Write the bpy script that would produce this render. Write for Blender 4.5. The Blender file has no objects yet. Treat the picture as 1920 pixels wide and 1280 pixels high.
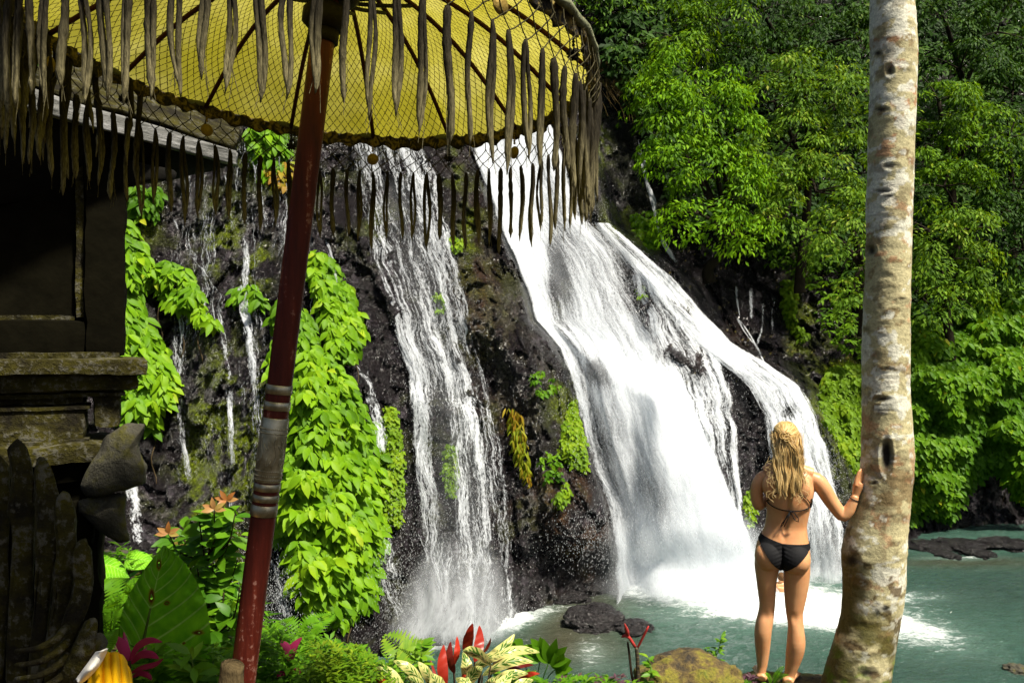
import bpy, bmesh, math, random
import numpy as np
from mathutils import Vector, Matrix, Quaternion

SC = bpy.context.scene
COL = SC.collection
F = 1500.0                       # focal length in photo pixels (1920 wide)

# ------------------------------------------------------------------ camera, world, sun, exposure
cam_d = bpy.data.cameras.new('camera')
cam_d.sensor_width = 36.0
cam_d.lens = 36.0 * F / 1920.0
cam_d.clip_end = 400.0
cam_d.clip_start = 0.05
cam = bpy.data.objects.new('camera', cam_d)
cam.location = (0, 0, 0)
cam.rotation_euler = (math.pi / 2, 0, 0)
COL.objects.link(cam)
SC.camera = cam

SUN = Vector((0.46, -0.42, 1.0)).normalized()
world = bpy.data.worlds.new('World')
SC.world = world
world.use_nodes = True
wn = world.node_tree.nodes
sky = wn.new('ShaderNodeTexSky')
sky.sky_type = 'NISHITA'
sky.sun_disc = False
sky.sun_elevation = math.asin(SUN.z)
sky.sun_rotation = math.atan2(SUN.x, SUN.y)
sky.air_density = 1.0
sky.dust_density = 4.0
sky.ozone_density = 1.0
wn['Background'].inputs['Strength'].default_value = 0.05
world.node_tree.links.new(sky.outputs[0], wn['Background'].inputs['Color'])

sd = bpy.data.lights.new('sun', 'SUN')
sd.energy = 5.0
sd.angle = math.radians(5)
sd.color = (1.0, 0.93, 0.80)
so = bpy.data.objects.new('sun', sd)
so.rotation_euler = SUN.to_track_quat('Z', 'Y').to_euler()
so.location = (10, -5, 30)
COL.objects.link(so)

SC.view_settings.view_transform = 'Standard'
SC.view_settings.look = 'None'
SC.view_settings.gamma = 1.0
SC.view_settings.exposure = 0.85
SC.render.engine = 'CYCLES'
cy = SC.cycles
cy.max_bounces = 6
cy.diffuse_bounces = 3
cy.glossy_bounces = 2
cy.transmission_bounces = 4
cy.transparent_max_bounces = 24
cy.volume_bounces = 1
cy.caustics_reflective = False
cy.caustics_refractive = False
cy.use_denoising = True
cy.use_adaptive_sampling = True
cy.adaptive_threshold = 0.02

rng = np.random.default_rng(7)
random.seed(7)

# ------------------------------------------------------------------ helpers
def P(px, py, d):
    return np.array(((px - 960.0) / F * d, d, (640.0 - py) / F * d))

def V3(x, y, z):
    return np.array((x, y, z), float)

def nrm(a):
    a = np.asarray(a, float)
    return a / np.maximum(np.linalg.norm(a, axis=-1, keepdims=True), 1e-9)

def smooth(e0, e1, x):
    t = np.clip((x - e0) / (e1 - e0), 0, 1)
    return t * t * (3 - 2 * t)

def _hash(ix, iy, iz, seed):
    h = (ix.astype(np.int64) * 374761393 + iy.astype(np.int64) * 668265263 + iz.astype(np.int64) * 2147483647 + seed * 1274126177) & 0xffffffff
    h = ((h ^ (h >> 13)) * 1274126177) & 0xffffffff
    h = ((h ^ (h >> 16)) * 2246822519) & 0xffffffff
    return ((h ^ (h >> 15)) & 0xffffff) / float(0xffffff)

def vn(p, seed=0):
    i = np.floor(p).astype(np.int64)
    f = p - i
    f = f * f * (3 - 2 * f)
    r = 0
    for dx in (0, 1):
        wx = f[..., 0] if dx else 1 - f[..., 0]
        for dy in (0, 1):
            wy = f[..., 1] if dy else 1 - f[..., 1]
            for dz in (0, 1):
                wz = f[..., 2] if dz else 1 - f[..., 2]
                r = r + wx * wy * wz * _hash(i[..., 0] + dx, i[..., 1] + dy, i[..., 2] + dz, seed)
    return r

def fbm(p, oct=4, seed=0, gain=0.5):
    a, s, t = 1.0, 0.0, 0.0
    for o in range(oct):
        s = s + a * vn(p * (2.03 ** o) + o * 17.3, seed + o)
        t += a
        a *= gain
    return s / t

def worley(p, seed=0):
    i = np.floor(p).astype(np.int64)
    f1 = np.full(p.shape[:-1], 9.0)
    f2 = np.full(p.shape[:-1], 9.0)
    cid = np.zeros(p.shape[:-1])
    for dx in (-1, 0, 1):
        for dy in (-1, 0, 1):
            for dz in (-1, 0, 1):
                c = i + np.array((dx, dy, dz))
                q = np.stack([c[..., k] + _hash(c[..., 0], c[..., 1], c[..., 2], seed + 11 * k) for k in range(3)], -1)
                d = np.sqrt(((q - p) ** 2).sum(-1))
                h = _hash(c[..., 0], c[..., 1], c[..., 2], seed + 77)
                m = d < f1
                f2 = np.where(m, f1, np.minimum(f2, d))
                cid = np.where(m, h, cid)
                f1 = np.where(m, d, f1)
    return f1, f2, cid

def inpoly(x, y, poly):
    poly = np.asarray(poly, float)
    c = np.zeros(x.shape, bool)
    j = len(poly) - 1
    for i in range(len(poly)):
        xi, yi = poly[i]
        xj, yj = poly[j]
        m = ((yi > y) != (yj > y)) & (x < (xj - xi) * (y - yi) / (yj - yi + 1e-12) + xi)
        c ^= m
        j = i
    return c

def sample_poly(poly, n, r=rng):
    poly = np.asarray(poly, float)
    lo, hi = poly.min(0), poly.max(0)
    out = []
    while len(out) < n:
        q = lo + (hi - lo) * r.random((n * 3, 2))
        q = q[inpoly(q[:, 0], q[:, 1], poly)]
        out.extend(q.tolist())
    return np.array(out[:n])

def tag(o, label=None, cat=None, group=None, kind=None):
    if label: o['label'] = label
    if cat: o['category'] = cat
    if group: o['group'] = group
    if kind: o['kind'] = kind
    return o

def empty(name, loc=(0, 0, 0)):
    o = bpy.data.objects.new(name, None)
    o.empty_display_size = 0.1
    o.location = Vector([float(c) for c in loc])
    COL.objects.link(o)
    return o

def make(name, verts, faces, mat, parent=None, smooth_=True, attrs=None, uv=None, mats=None, midx=None, origin=None):
    """one mesh object; faces: list of tuples or (n,3)/(n,4) array, or a list of such arrays"""
    verts = np.asarray(verts, float).reshape(-1, 3)
    off = np.zeros(3)
    if parent is not None:
        off = np.array(parent_world(parent))
    elif origin is not None:
        off = np.asarray(origin, float)
    me = bpy.data.meshes.new(name)
    arrs = []
    if isinstance(faces, np.ndarray):
        arrs = [faces]
    elif len(faces) and isinstance(faces[0], np.ndarray):
        arrs = [a for a in faces if len(a)]
    if arrs:
        loops = np.concatenate([a.reshape(-1) for a in arrs]).astype(np.int32)
        tot = np.concatenate([np.full(len(a), a.shape[1]) for a in arrs]).astype(np.int32)
        st = np.concatenate([[0], np.cumsum(tot)[:-1]]).astype(np.int32)
        me.vertices.add(len(verts))
        me.vertices.foreach_set('co', (verts - off).astype(np.float32).reshape(-1))
        me.loops.add(len(loops))
        me.loops.foreach_set('vertex_index', loops)
        me.polygons.add(len(tot))
        me.polygons.foreach_set('loop_start', st)
        me.polygons.foreach_set('loop_total', tot)
        me.update(calc_edges=True)
    else:
        me.from_pydata((verts - off).tolist(), [], [tuple(int(k) for k in f) for f in faces])
        me.update()
    if midx is not None:
        me.polygons.foreach_set('material_index', np.asarray(midx, np.int32))
    if mats:
        for m in mats: me.materials.append(m)
    else:
        me.materials.append(mat)
    if smooth_:
        me.polygons.foreach_set('use_smooth', np.ones(len(me.polygons), bool))
    if attrs:
        for k, a in attrs.items():
            a = np.asarray(a, np.float32)
            if a.ndim == 1:
                t = me.attributes.new(k, 'FLOAT', 'POINT'); t.data.foreach_set('value', a)
            else:
                t = me.attributes.new(k, 'FLOAT_COLOR', 'POINT')
                if a.shape[1] == 3: a = np.concatenate([a, np.ones((len(a), 1), np.float32)], 1)
                t.data.foreach_set('color', a.reshape(-1))
    if uv is not None:
        ul = me.uv_layers.new(name='UVMap')
        li = np.zeros(len(me.loops), np.int32)
        me.loops.foreach_get('vertex_index', li)
        ul.data.foreach_set('uv', np.asarray(uv, np.float32)[li].reshape(-1))
    o = bpy.data.objects.new(name, me)
    o.location = Vector([float(c) for c in (off if parent is None else (0, 0, 0))])
    COL.objects.link(o)
    if parent is not None:
        o.parent = parent
    return o

def parent_world(p):
    t = Vector(p.location)
    while p.parent is not None:
        p = p.parent
        t = t + p.location
    return t

class MB:
    """collects tubes, boxes and sheets into one mesh"""
    def __init__(s):
        s.v = []; s.f = []; s.a = []; s.n = 0; s.u = []
    def add(s, v, f, a=0.5, u=None):
        v = np.asarray(v, float).reshape(-1, 3)
        s.v.append(v)
        for q in (f if isinstance(f, list) and len(f) and isinstance(f[0], np.ndarray) else [np.asarray(f)]):
            if len(q): s.f.append(q + s.n)
        s.a.append(np.full(len(v), a) if np.isscalar(a) else np.asarray(a))
        s.u.append(np.zeros((len(v), 2)) if u is None else np.asarray(u, float))
        s.n += len(v)
        return s
    def tube(s, pts, r, seg=8, a=0.5, flat=None, cap=True):
        pts = np.asarray(pts, float)
        n = len(pts)
        r = np.full(n, r) if np.isscalar(r) else np.asarray(r, float)
        t = np.gradient(pts, axis=0)
        t = nrm(t)
        up = V3(0, 0, 1) if abs(t[0][2]) < 0.9 else V3(0, 1, 0)
        b = nrm(np.cross(t[0], up))
        B = np.zeros((n, 3)); N = np.zeros((n, 3))
        for i in range(n):
            b = nrm(b - t[i] * np.dot(b, t[i]))
            B[i] = b; N[i] = np.cross(t[i], b)
        th = np.linspace(0, 2 * np.pi, seg, endpoint=False)
        k = 1.0 if flat is None else flat
        v = pts[:, None] + r[:, None, None] * (np.cos(th)[None, :, None] * B[:, None] + k * np.sin(th)[None, :, None] * N[:, None])
        v = v.reshape(-1, 3)
        i = np.arange(n - 1)[:, None] * seg
        j = np.arange(seg)[None]
        jn = (j + 1) % seg
        q = np.stack([i + j, i + jn, i + seg + jn, i + seg + j], -1).reshape(-1, 4)
        fl = [q]
        if cap:
            v = np.concatenate([v, pts[:1], pts[-1:]])
            c0, c1 = n * seg, n * seg + 1
            jj = np.arange(seg)
            fl.append(np.stack([np.full(seg, c0), (jj + 1) % seg, jj], -1))
            fl.append(np.stack([np.full(seg, c1), (n - 1) * seg + jj, (n - 1) * seg + (jj + 1) % seg], -1))
        uu = np.stack([np.tile(th / (2 * np.pi), n), np.repeat(np.linspace(0, 1, n), seg)], -1)
        if cap: uu = np.concatenate([uu, [[0, 0], [0, 1]]])
        return s.add(v, fl, a, uu)
    def ell(s, c, r, nu=16, nv=10, a=0.5, rot=None):
        u = np.linspace(0, 2 * np.pi, nu, endpoint=False)
        w = np.linspace(0, np.pi, nv + 1)[1:-1]
        U, W = np.meshgrid(u, w)
        v = np.stack([np.sin(W) * np.cos(U), np.sin(W) * np.sin(U), np.cos(W)], -1).reshape(-1, 3)
        v = np.concatenate([v, [[0, 0, 1], [0, 0, -1]]]) * np.asarray(r, float)
        if rot is not None: v = v @ np.asarray(rot).T
        v = v + np.asarray(c, float)
        i = np.arange(nv - 2)[:, None] * nu; j = np.arange(nu)[None]; jn = (j + 1) % nu
        q = np.stack([i + j, i + nu + j, i + nu + jn, i + jn], -1).reshape(-1, 4)
        m = (nv - 1) * nu; jj = np.arange(nu)
        t1 = np.stack([np.full(nu, m), jj, (jj + 1) % nu], -1)
        t2 = np.stack([np.full(nu, m + 1), (nv - 2) * nu + (jj + 1) % nu, (nv - 2) * nu + jj], -1)
        return s.add(v, [q, t1, t2], a)
    def loft(s, rings, a=0.5):
        """rings (n, seg, 3) closed loft with caps"""
        rings = np.asarray(rings, float)
        n, seg = rings.shape[:2]
        v = np.concatenate([rings.reshape(-1, 3), rings[0].mean(0)[None], rings[-1].mean(0)[None]])
        i = np.arange(n - 1)[:, None] * seg; j = np.arange(seg)[None]; jn = (j + 1) % seg
        q = np.stack([i + j, i + jn, i + seg + jn, i + seg + j], -1).reshape(-1, 4)
        jj = np.arange(seg)
        t1 = np.stack([np.full(seg, n * seg), (jj + 1) % seg, jj], -1)
        t2 = np.stack([np.full(seg, n * seg + 1), (n - 1) * seg + jj, (n - 1) * seg + (jj + 1) % seg], -1)
        return s.add(v, [q, t1, t2], a)
    def build(s, name, mat, parent=None, smooth_=True, attrs=None, uv=False, origin=None):
        v = np.concatenate(s.v)
        at = {'var': np.concatenate(s.a)}
        if attrs: at.update(attrs)
        return make(name, v, s.f, mat, parent, smooth_, at, np.concatenate(s.u) if uv else None, origin=origin)

def catmull(pts, n):
    pts = np.asarray(pts, float)
    k = len(pts)
    p = np.concatenate([2 * pts[:1] - pts[1:2], pts, 2 * pts[-1:] - pts[-2:-1]])
    t = np.linspace(0, k - 1, n)
    i = np.minimum(t.astype(int), k - 2)
    f = (t - i)[:, None]
    a, b, c, d = p[i], p[i + 1], p[i + 2], p[i + 3]
    return 0.5 * ((2 * b) + (c - a) * f + (2 * a - 5 * b + 4 * c - d) * f * f + (3 * b - a - 3 * c + d) * f ** 3)

# ------------------------------------------------------------------ materials
class NT:
    def __init__(s, name):
        s.m = bpy.data.materials.new(name)
        s.m.use_nodes = True
        s.t = s.m.node_tree
        s.t.nodes.clear()
        s.out = s.t.nodes.new('ShaderNodeOutputMaterial')
    def n(s, typ, ins=None, **kw):
        q = s.t.nodes.new('ShaderNode' + typ)
        for k, v in kw.items(): setattr(q, k, v)
        for k, v in (ins or {}).items():
            sock = q.inputs[k]
            if isinstance(v, bpy.types.NodeSocket): s.t.links.new(v, sock)
            else: sock.default_value = v
        return q
    def link(s, a, b): s.t.links.new(a, b)
    def attr(s, name, fac=True):
        q = s.n('Attribute', attribute_name=name)
        return q.outputs['Fac'] if fac else q.outputs['Color']
    def math(s, op, a, b=0.0, c=None, clamp=False):
        q = s.n('Math', operation=op, use_clamp=clamp)
        for k, v in enumerate((a, b) if c is None else (a, b, c)):
            if isinstance(v, bpy.types.NodeSocket): s.link(v, q.inputs[k])
            else: q.inputs[k].default_value = v
        return q.outputs[0]
    def mix(s, f, a, b, blend='MIX'):
        q = s.n('Mix', data_type='RGBA', blend_type=blend)
        for sock, v in ((q.inputs[0], f), (q.inputs[6], a), (q.inputs[7], b)):
            if isinstance(v, bpy.types.NodeSocket): s.link(v, sock)
            elif isinstance(v, (tuple, list)): sock.default_value = (*v[:3], 1)
            else: sock.default_value = v
        return q.outputs[2]
    def ramp(s, f, stops, interp='LINEAR'):
        q = s.n('ValToRGB', {'Fac': f})
        q.color_ramp.interpolation = interp
        el = q.color_ramp.elements
        while len(el) < len(stops): el.new(0.5)
        for e, (p, c) in zip(el, stops):
            e.position = p
            e.color = (*c, 1) if isinstance(c, (tuple, list)) else (c, c, c, 1)
        return q.outputs['Color']
    def map(s, vec, scale):
        return s.n('Mapping', {'Vector': vec, 'Scale': scale}).outputs[0]
    def noise(s, vec, scale, detail=4, rough=0.55, dist=0.0):
        return s.n('TexNoise', {'Vector': vec, 'Scale': scale, 'Detail': detail, 'Roughness': rough, 'Distortion': dist}).outputs['Fac']
    def obj(s): return s.n('TexCoord').outputs['Object']
    def gen(s): return s.n('TexCoord').outputs['Generated']
    def uv(s): return s.n('TexCoord').outputs['UV']
    def bump(s, h, strength=0.5, dist=0.02):
        return s.n('Bump', {'Height': h, 'Strength': strength, 'Distance': dist}).outputs[0]
    def done(s, shader):
        s.link(shader, s.out.inputs['Surface'])
        return s.m

def mat_simple(name, col, rough=0.6, bump_scale=40, bump=0.3, var=0.3, metal=0.0, spec=0.12, stretch=(1, 1, 1)):
    t = NT(name)
    v = t.map(t.obj(), stretch)
    a = t.noise(v, bump_scale, 5)
    b = t.noise(v, bump_scale * 0.12, 3)
    f = t.math('ADD', t.math('MULTIPLY', a, 0.5), t.math('MULTIPLY', b, 0.5))
    c = t.ramp(f, [(0.3, tuple(x * (1 - var) for x in col)), (0.7, tuple(min(1, x * (1 + var)) for x in col))])
    p = t.n('BsdfPrincipled', {'Base Color': c, 'Roughness': rough, 'Metallic': metal, 'Specular IOR Level': spec, 'Normal': t.bump(a, bump, 0.01)})
    return t.done(p.outputs[0])

def mat_leaf(name, stops, trans=0.45, rough=0.5, spec=0.18):
    """stops: ramp over the leaf's own 'var' value"""
    t = NT(name)
    c = t.ramp(t.attr('var'), stops)
    n = t.noise(t.obj(), 9, 2)
    c = t.mix(t.math('MULTIPLY', n, 0.35), c, (0.02, 0.06, 0.01))
    p = t.n('BsdfPrincipled', {'Base Color': c, 'Roughness': rough, 'Specular IOR Level': spec})
    tc = t.mix(1.0, c, (1.15, 1.0, 0.35), 'MULTIPLY')
    tr = t.n('BsdfTranslucent', {'Color': tc})
    m = t.n('MixShader', {0: trans, 1: p.outputs[0], 2: tr.outputs[0]})
    return t.done(m.outputs[0])

def mat_attrcol(name, rough=0.6, bump_scale=30, bump=0.4, spec=0.5, bdist=0.02, nvar=0.5):
    """colour from the 'col' attribute times fine noise"""
    t = NT(name)
    c = t.attr('col', False)
    a = t.noise(t.obj(), bump_scale, 6, 0.65)
    b = t.noise(t.obj(), bump_scale * 0.3, 3)
    f = t.ramp(a, [(0.3, 1 - nvar), (0.7, 1 + nvar * 0.5)])
    c = t.mix(1.0, c, f, 'MULTIPLY')
    h = t.math('ADD', a, t.math('MULTIPLY', b, 1.5))
    p = t.n('BsdfPrincipled', {'Base Color': c, 'Roughness': rough, 'Specular IOR Level': spec, 'Normal': t.bump(h, bump, bdist)})
    return t.done(p.outputs[0])

# ------------------------------------------------------------------ leaves
def leaf_mesh(Pb, D, Nn, L, W, rows=2, droop=0.25, fold=0.25, var=None, prof=None):
    """many leaves in one go. Pb base points, D axis, Nn upper side; returns verts, faces, var, uv"""
    n = len(Pb)
    D = nrm(D); S = nrm(np.cross(D, Nn)); Nn = np.cross(S, D)
    L = np.broadcast_to(np.asarray(L, float), (n,)); W = np.broadcast_to(np.asarray(W, float), (n,))
    if var is None: var = rng.random(n)
    t = np.linspace(0, 1, rows + 2)
    if prof is None: prof = lambda x: np.sin(np.pi * np.clip(x, 0, 1) ** 0.92) ** 1.0
    w = prof(t[1:-1])
    cols = 3
    nv = 2 + rows * cols
    v = np.zeros((n, nv, 3)); uvv = np.zeros((nv, 2))
    def ctr(tt):
        return Pb + D * (L * tt)[:, None] - Nn * (L * droop * tt * tt)[:, None]
    v[:, 0] = Pb; v[:, -1] = ctr(1.0); uvv[0] = (0, 0); uvv[-1] = (0, 1)
    for r in range(rows):
        c = ctr(t[r + 1])
        hw = (W * 0.5 * w[r])[:, None]
        lift = fold * hw * Nn
        v[:, 1 + r * 3] = c - S * hw + lift
        v[:, 2 + r * 3] = c
        v[:, 3 + r * 3] = c + S * hw + lift
        uvv[1 + r * 3] = (-1, t[r + 1]); uvv[2 + r * 3] = (0, t[r + 1]); uvv[3 + r * 3] = (1, t[r + 1])
    tri = [(0, 2, 1), (0, 3, 2)]; e = nv - 1; b = 1 + (rows - 1) * 3
    tri += [(b, b + 1, e), (b + 1, b + 2, e)]
    quad = []
    for r in range(rows - 1):
        a = 1 + r * 3
        quad += [(a, a + 1, a + 4, a + 3), (a + 1, a + 2, a + 5, a + 4)]
    off = (np.arange(n) * nv)[:, None, None]
    fl = [(np.array(tri)[None] + off).reshape(-1, 3)]
    if quad: fl.append((np.array(quad)[None] + off).reshape(-1, 4))
    return v.reshape(-1, 3), fl, np.repeat(var, nv), np.tile(uvv, (n, 1))

def rand_unit(n, r=rng):
    return nrm(r.normal(size=(n, 3)))

def add_leaves(mb, Pb, D, Nn, L, W, **k):
    v, f, a, u = leaf_mesh(Pb, D, Nn, L, W, **k)
    mb.add(v, f, a, u)
# ------------------------------------------------------------------ cliff (structure)
WZ = -6.0                         # pool level
def ip(x, xs, ys): return np.interp(x, xs, ys)

E1 = [(-400, 640), (0, 770), (250, 870), (400, 922), (510, 968), (600, 992), (650, 1035), (690, 1062), (740, 1072), (850, 1098), (950, 1130), (1050, 1150), (1120, 1155), (1400, 1165)]
E2 = [(-400, 1000), (100, 1060), (300, 1090), (420, 1120), (470, 1190), (530, 1270), (600, 1315), (650, 1350), (670, 1420), (730, 1500), (800, 1545), (900, 1580), (1060, 1610), (1400, 1630)]
def edge(E, py):
    E = np.array(E, float); return np.interp(py, E[:, 0], E[:, 1])

def Dsm(px, py):
    """smooth depth of the rock face"""
    px = np.asarray(px, float); py = np.asarray(py, float)
    d = ip(py, [-400, 0, 250, 700, 1000, 1200, 1500], [23.0, 20.5, 19.3, 17.6, 16.5, 15.7, 15.2])
    d = d + (px - 680) * 0.0042
    e1 = edge(E1, py)
    a1 = ip(py, [-400, 300, 640, 700, 850, 1000, 1120], [2.6, 2.6, 2.3, 1.9, 1.9, 1.5, 0.9])
    d = d + a1 * smooth(-6, 34, px - e1)
    # ledge below which the main fall leaps outwards
    lip = smooth(640, 700, py - (px - 1130) * 0.55) * smooth(20, 60, px - e1) * (1 - smooth(1280, 1420, px))
    d = d - 0.9 * lip * (1 - smooth(840, 1040, py))
    d = d + 0.9 * smooth(900, 1120, px) * smooth(980, 1080, py) * (1 - smooth(1500, 1650, px))
    e2 = edge(E2, py)
    a2 = ip(py, [-400, 300, 500, 700, 900, 1100], [3.0, 2.6, 2.2, 2.0, 1.6, 1.2])
    d = d + a2 * smooth(0, 50, px - e2)
    # the right-hand slope lies back, the foot of it undercut
    d = d + smooth(1180, 1500, px) * ip(py, [-400, 0, 450, 650, 800], [9, 6.5, 1.5, .6, 0])
    d = d + smooth(1640, 1760, px) * ip(py, [700, 930, 1000, 1045, 1060], [0, 1.6, 1.8, 0.2, 0])
    d = d - smooth(1750, 2300, px) * 2.2
    # left face bulges out
    d = d - 1.2 * np.exp(-((px - 560) / 130.0) ** 2) * smooth(350, 900, py)
    d = d + 1.0 * np.exp(-((px - 300) / 120.0) ** 2) * (1 - smooth(900, 1100, py))
    # central buttress stands proud
    d = d - 0.7 * np.exp(-((px - (e1 - 70)) / 60.0) ** 2) * smooth(300, 700, py) * (1 - smooth(980, 1100, py))
    # step in the left twin fall
    d = d - 0.45 * smooth(-8, 16, py - (735 - (px - 800) * -0.35)) * np.exp(-((px - 860) / 90.0) ** 2)
    # notch of the right curtain
    d = d - 0.7 * smooth(-10, 10, py - edge([(1100, 560), (1240, 600), (1340, 650), (1420, 670), (1500, 730), (1560, 800)], 0) * 0 - ip(px, [1200, 1290, 1340, 1420, 1500, 1560], [500, 585, 655, 680, 745, 830])) * smooth(1180, 1240, px) * (1 - smooth(1560, 1640, px))
    return d

def world(px, py, d):
    px, py, d = np.broadcast_arrays(px, py, d)
    return np.stack([(px - 960.0) / F * d, d * 1.0, (640.0 - py) / F * d], -1)

def ridged(w, oct=4, seed=0):
    a, r, t = 1.0, 0.0, 0.0
    for k in range(oct):
        r = r + a * (1 - np.abs(2 * vn(w * 2.1 ** k + k * 7.7, seed + k) - 1)); t += a; a *= 0.55
    return r / t

def rock_noise(w):
    q = w + 0.5 * (np.stack([fbm(w * 0.9 + k * 31, 4, 5 + k) for k in range(3)], -1) - 0.5)
    f1, f2, cid = worley(q * np.array((1.1, 1.1, 0.65)), 3)
    g1, g2_, gid = worley(q * np.array((3.4, 3.4, 2.2)) + 3, 9)
    h1, h2, hid = worley(q * np.array((10.0, 10.0, 7.0)), 19)
    n = (cid - 0.5) * 0.38 + (gid - 0.5) * 0.20 + (hid - 0.5) * 0.085
    n = n + (ridged(q * np.array((0.9, 0.9, 0.45)), 5, 33) - 0.6) * 0.75
    n = n + (fbm(w * 0.45, 3, 2) - 0.5) * 1.1 + (fbm(w * 7, 4, 4) - 0.5) * 0.22
    return n

gx = np.arange(-240, 2200, 2.9); gy = np.arange(-260, 1330, 2.9)
GX, GY = np.meshgrid(gx, gy)
D0 = Dsm(GX, GY)
W0 = world(GX, GY, D0)
RN = rock_noise(W0)
DR = D0 - RN * (0.75 + 0.25 * smooth(1200, 1500, GX))
Wc = world(GX, GY, DR)

def Dr(px, py):
    """depth of the rough rock under a picture direction (bilinear)"""
    px = np.asarray(px, float); py = np.asarray(py, float)
    fx = np.clip((px - gx[0]) / 2.9, 0, len(gx) - 1.01); fy = np.clip((py - gy[0]) / 2.9, 0, len(gy) - 1.01)
    i = fx.astype(int); j = fy.astype(int); u = fx - i; v = fy - j
    return DR[j, i] * (1 - u) * (1 - v) + DR[j, i + 1] * u * (1 - v) + DR[j + 1, i] * (1 - u) * v + DR[j + 1, i + 1] * u * v

# rock colour: wet purple-grey basalt, brown iron-stained foot, olive moss
big = fbm(W0 * 1.3, 4, 40); med = fbm(W0 * np.array((4.2, 4.2, 2.0)), 4, 50); fine = fbm(W0 * 14.0, 3, 60)
rock = np.array((0.014, 0.011, 0.012)); pale = np.array((0.080, 0.068, 0.080)); brown = np.array((0.075, 0.036, 0.012)); moss = np.array((0.095, 0.125, 0.004)); dry = np.array((0.07, 0.065, 0.035))
C = rock[None, None] + (pale - rock) * (smooth(0.50, 0.72, med) * smooth(0.35, 0.7, fine))[..., None]
def blob(cx, cy, rx, ry, rot=0.0):
    a = math.radians(rot); x = GX - cx; y = GY - cy
    u = (x * math.cos(a) + y * math.sin(a)) / rx; v = (-x * math.sin(a) + y * math.cos(a)) / ry
    return np.exp(-(u * u + v * v))
def lay(C, c, m): return C * (1 - m[..., None]) + c * m[..., None]
bm_ = np.maximum.reduce([blob(1085, 1000, 60, 120), blob(1030, 870, 40, 100), blob(900, 560, 40, 200, -8) * .5, blob(960, 800, 30, 130) * .6, blob(1350, 650, 60, 40) * .4])
C = lay(C, brown, np.clip(bm_ * 1.3 * smooth(0.35, 0.65, big + 0.15 * (med - .5)), 0, 1) * 0.75)
dm = np.maximum(blob(930, 620, 50, 220, -12), blob(1000, 760, 50, 80))
C = lay(C, dry, np.clip(dm * smooth(0.42, 0.6, med), 0, 1) * 0.7)
mm = np.maximum.reduce([blob(265, 400, 25, 50), blob(420, 450, 30, 60), blob(430, 860, 70, 140) * 1.5, blob(390, 900, 50, 110) * 1.3, blob(480, 820, 30, 100), blob(480, 500, 25, 40), blob(500, 300, 40, 50) * .8, blob(700, 450, 20, 40) * .4,
                        blob(1160, 400, 25, 45), blob(1215, 430, 30, 40), blob(1500, 590, 22, 80) * .9, blob(1580, 770, 60, 110), blob(1125, 270, 25, 60) * .7, blob(850, 340, 14, 60) * .6,
                        blob(1060, 760, 30, 50) * .7, blob(1850, 1010, 40, 18) * .9, blob(880, 430, 20, 60) * .5, blob(560, 330, 30, 60) * .6])
C = lay(C, moss, np.clip((mm + .10 * (GX < 1100) * smooth(.5, .62, big)) * 2.0 * smooth(0.38, 0.54, fbm(W0 * 2.6, 4, 71)), 0, 1) * 0.95)
C = lay(C, np.array((0.28, 0.24, 0.05)), (smooth(0.70, 0.76, fine) * smooth(0.45, 0.6, big) * (GX > 1250) * (GY < 760)) * 0.7)   # fallen leaves
soil = smooth(30, 90, GX - edge(E2, GY)) * (GY < 470)
C = lay(C, np.array((0.018, 0.020, 0.010)), soil * 0.9)
nyg, nxg = GX.shape
ii = (np.arange(nyg - 1)[:, None] * nxg + np.arange(nxg - 1)[None]).reshape(-1)
GQ = np.stack([ii, ii + 1, ii + nxg + 1, ii + nxg], -1)
t = NT('wet_rock')
c_ = t.attr('col', False)
na = t.noise(t.obj(), 14, 7, 0.7); nb = t.noise(t.obj(), 45, 4, 0.7)
c_ = t.mix(1.0, c_, t.ramp(na, [(0.36, 0.3), (0.52, 1.0), (0.66, 2.4)]), 'MULTIPLY')
hh = t.math('ADD', t.math('MULTIPLY', na, 2.0), nb)
wet = t.noise(t.obj(), 0.8, 3)
ro = t.ramp(wet, [(0.35, 0.13), (0.65, 0.34)])
pr = t.n('BsdfPrincipled', {'Base Color': c_, 'Roughness': ro, 'Specular IOR Level': 0.6, 'Normal': t.bump(hh, 0.9, 0.09)})
M_rock = t.done(pr.outputs[0])
o = make('cliff', Wc.reshape(-1, 3), GQ[:, ::-1].copy(), M_rock, attrs={'col': C.reshape(-1, 3)})
tag(o, 'wet dark basalt cliff face behind the waterfalls', kind='structure')

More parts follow.
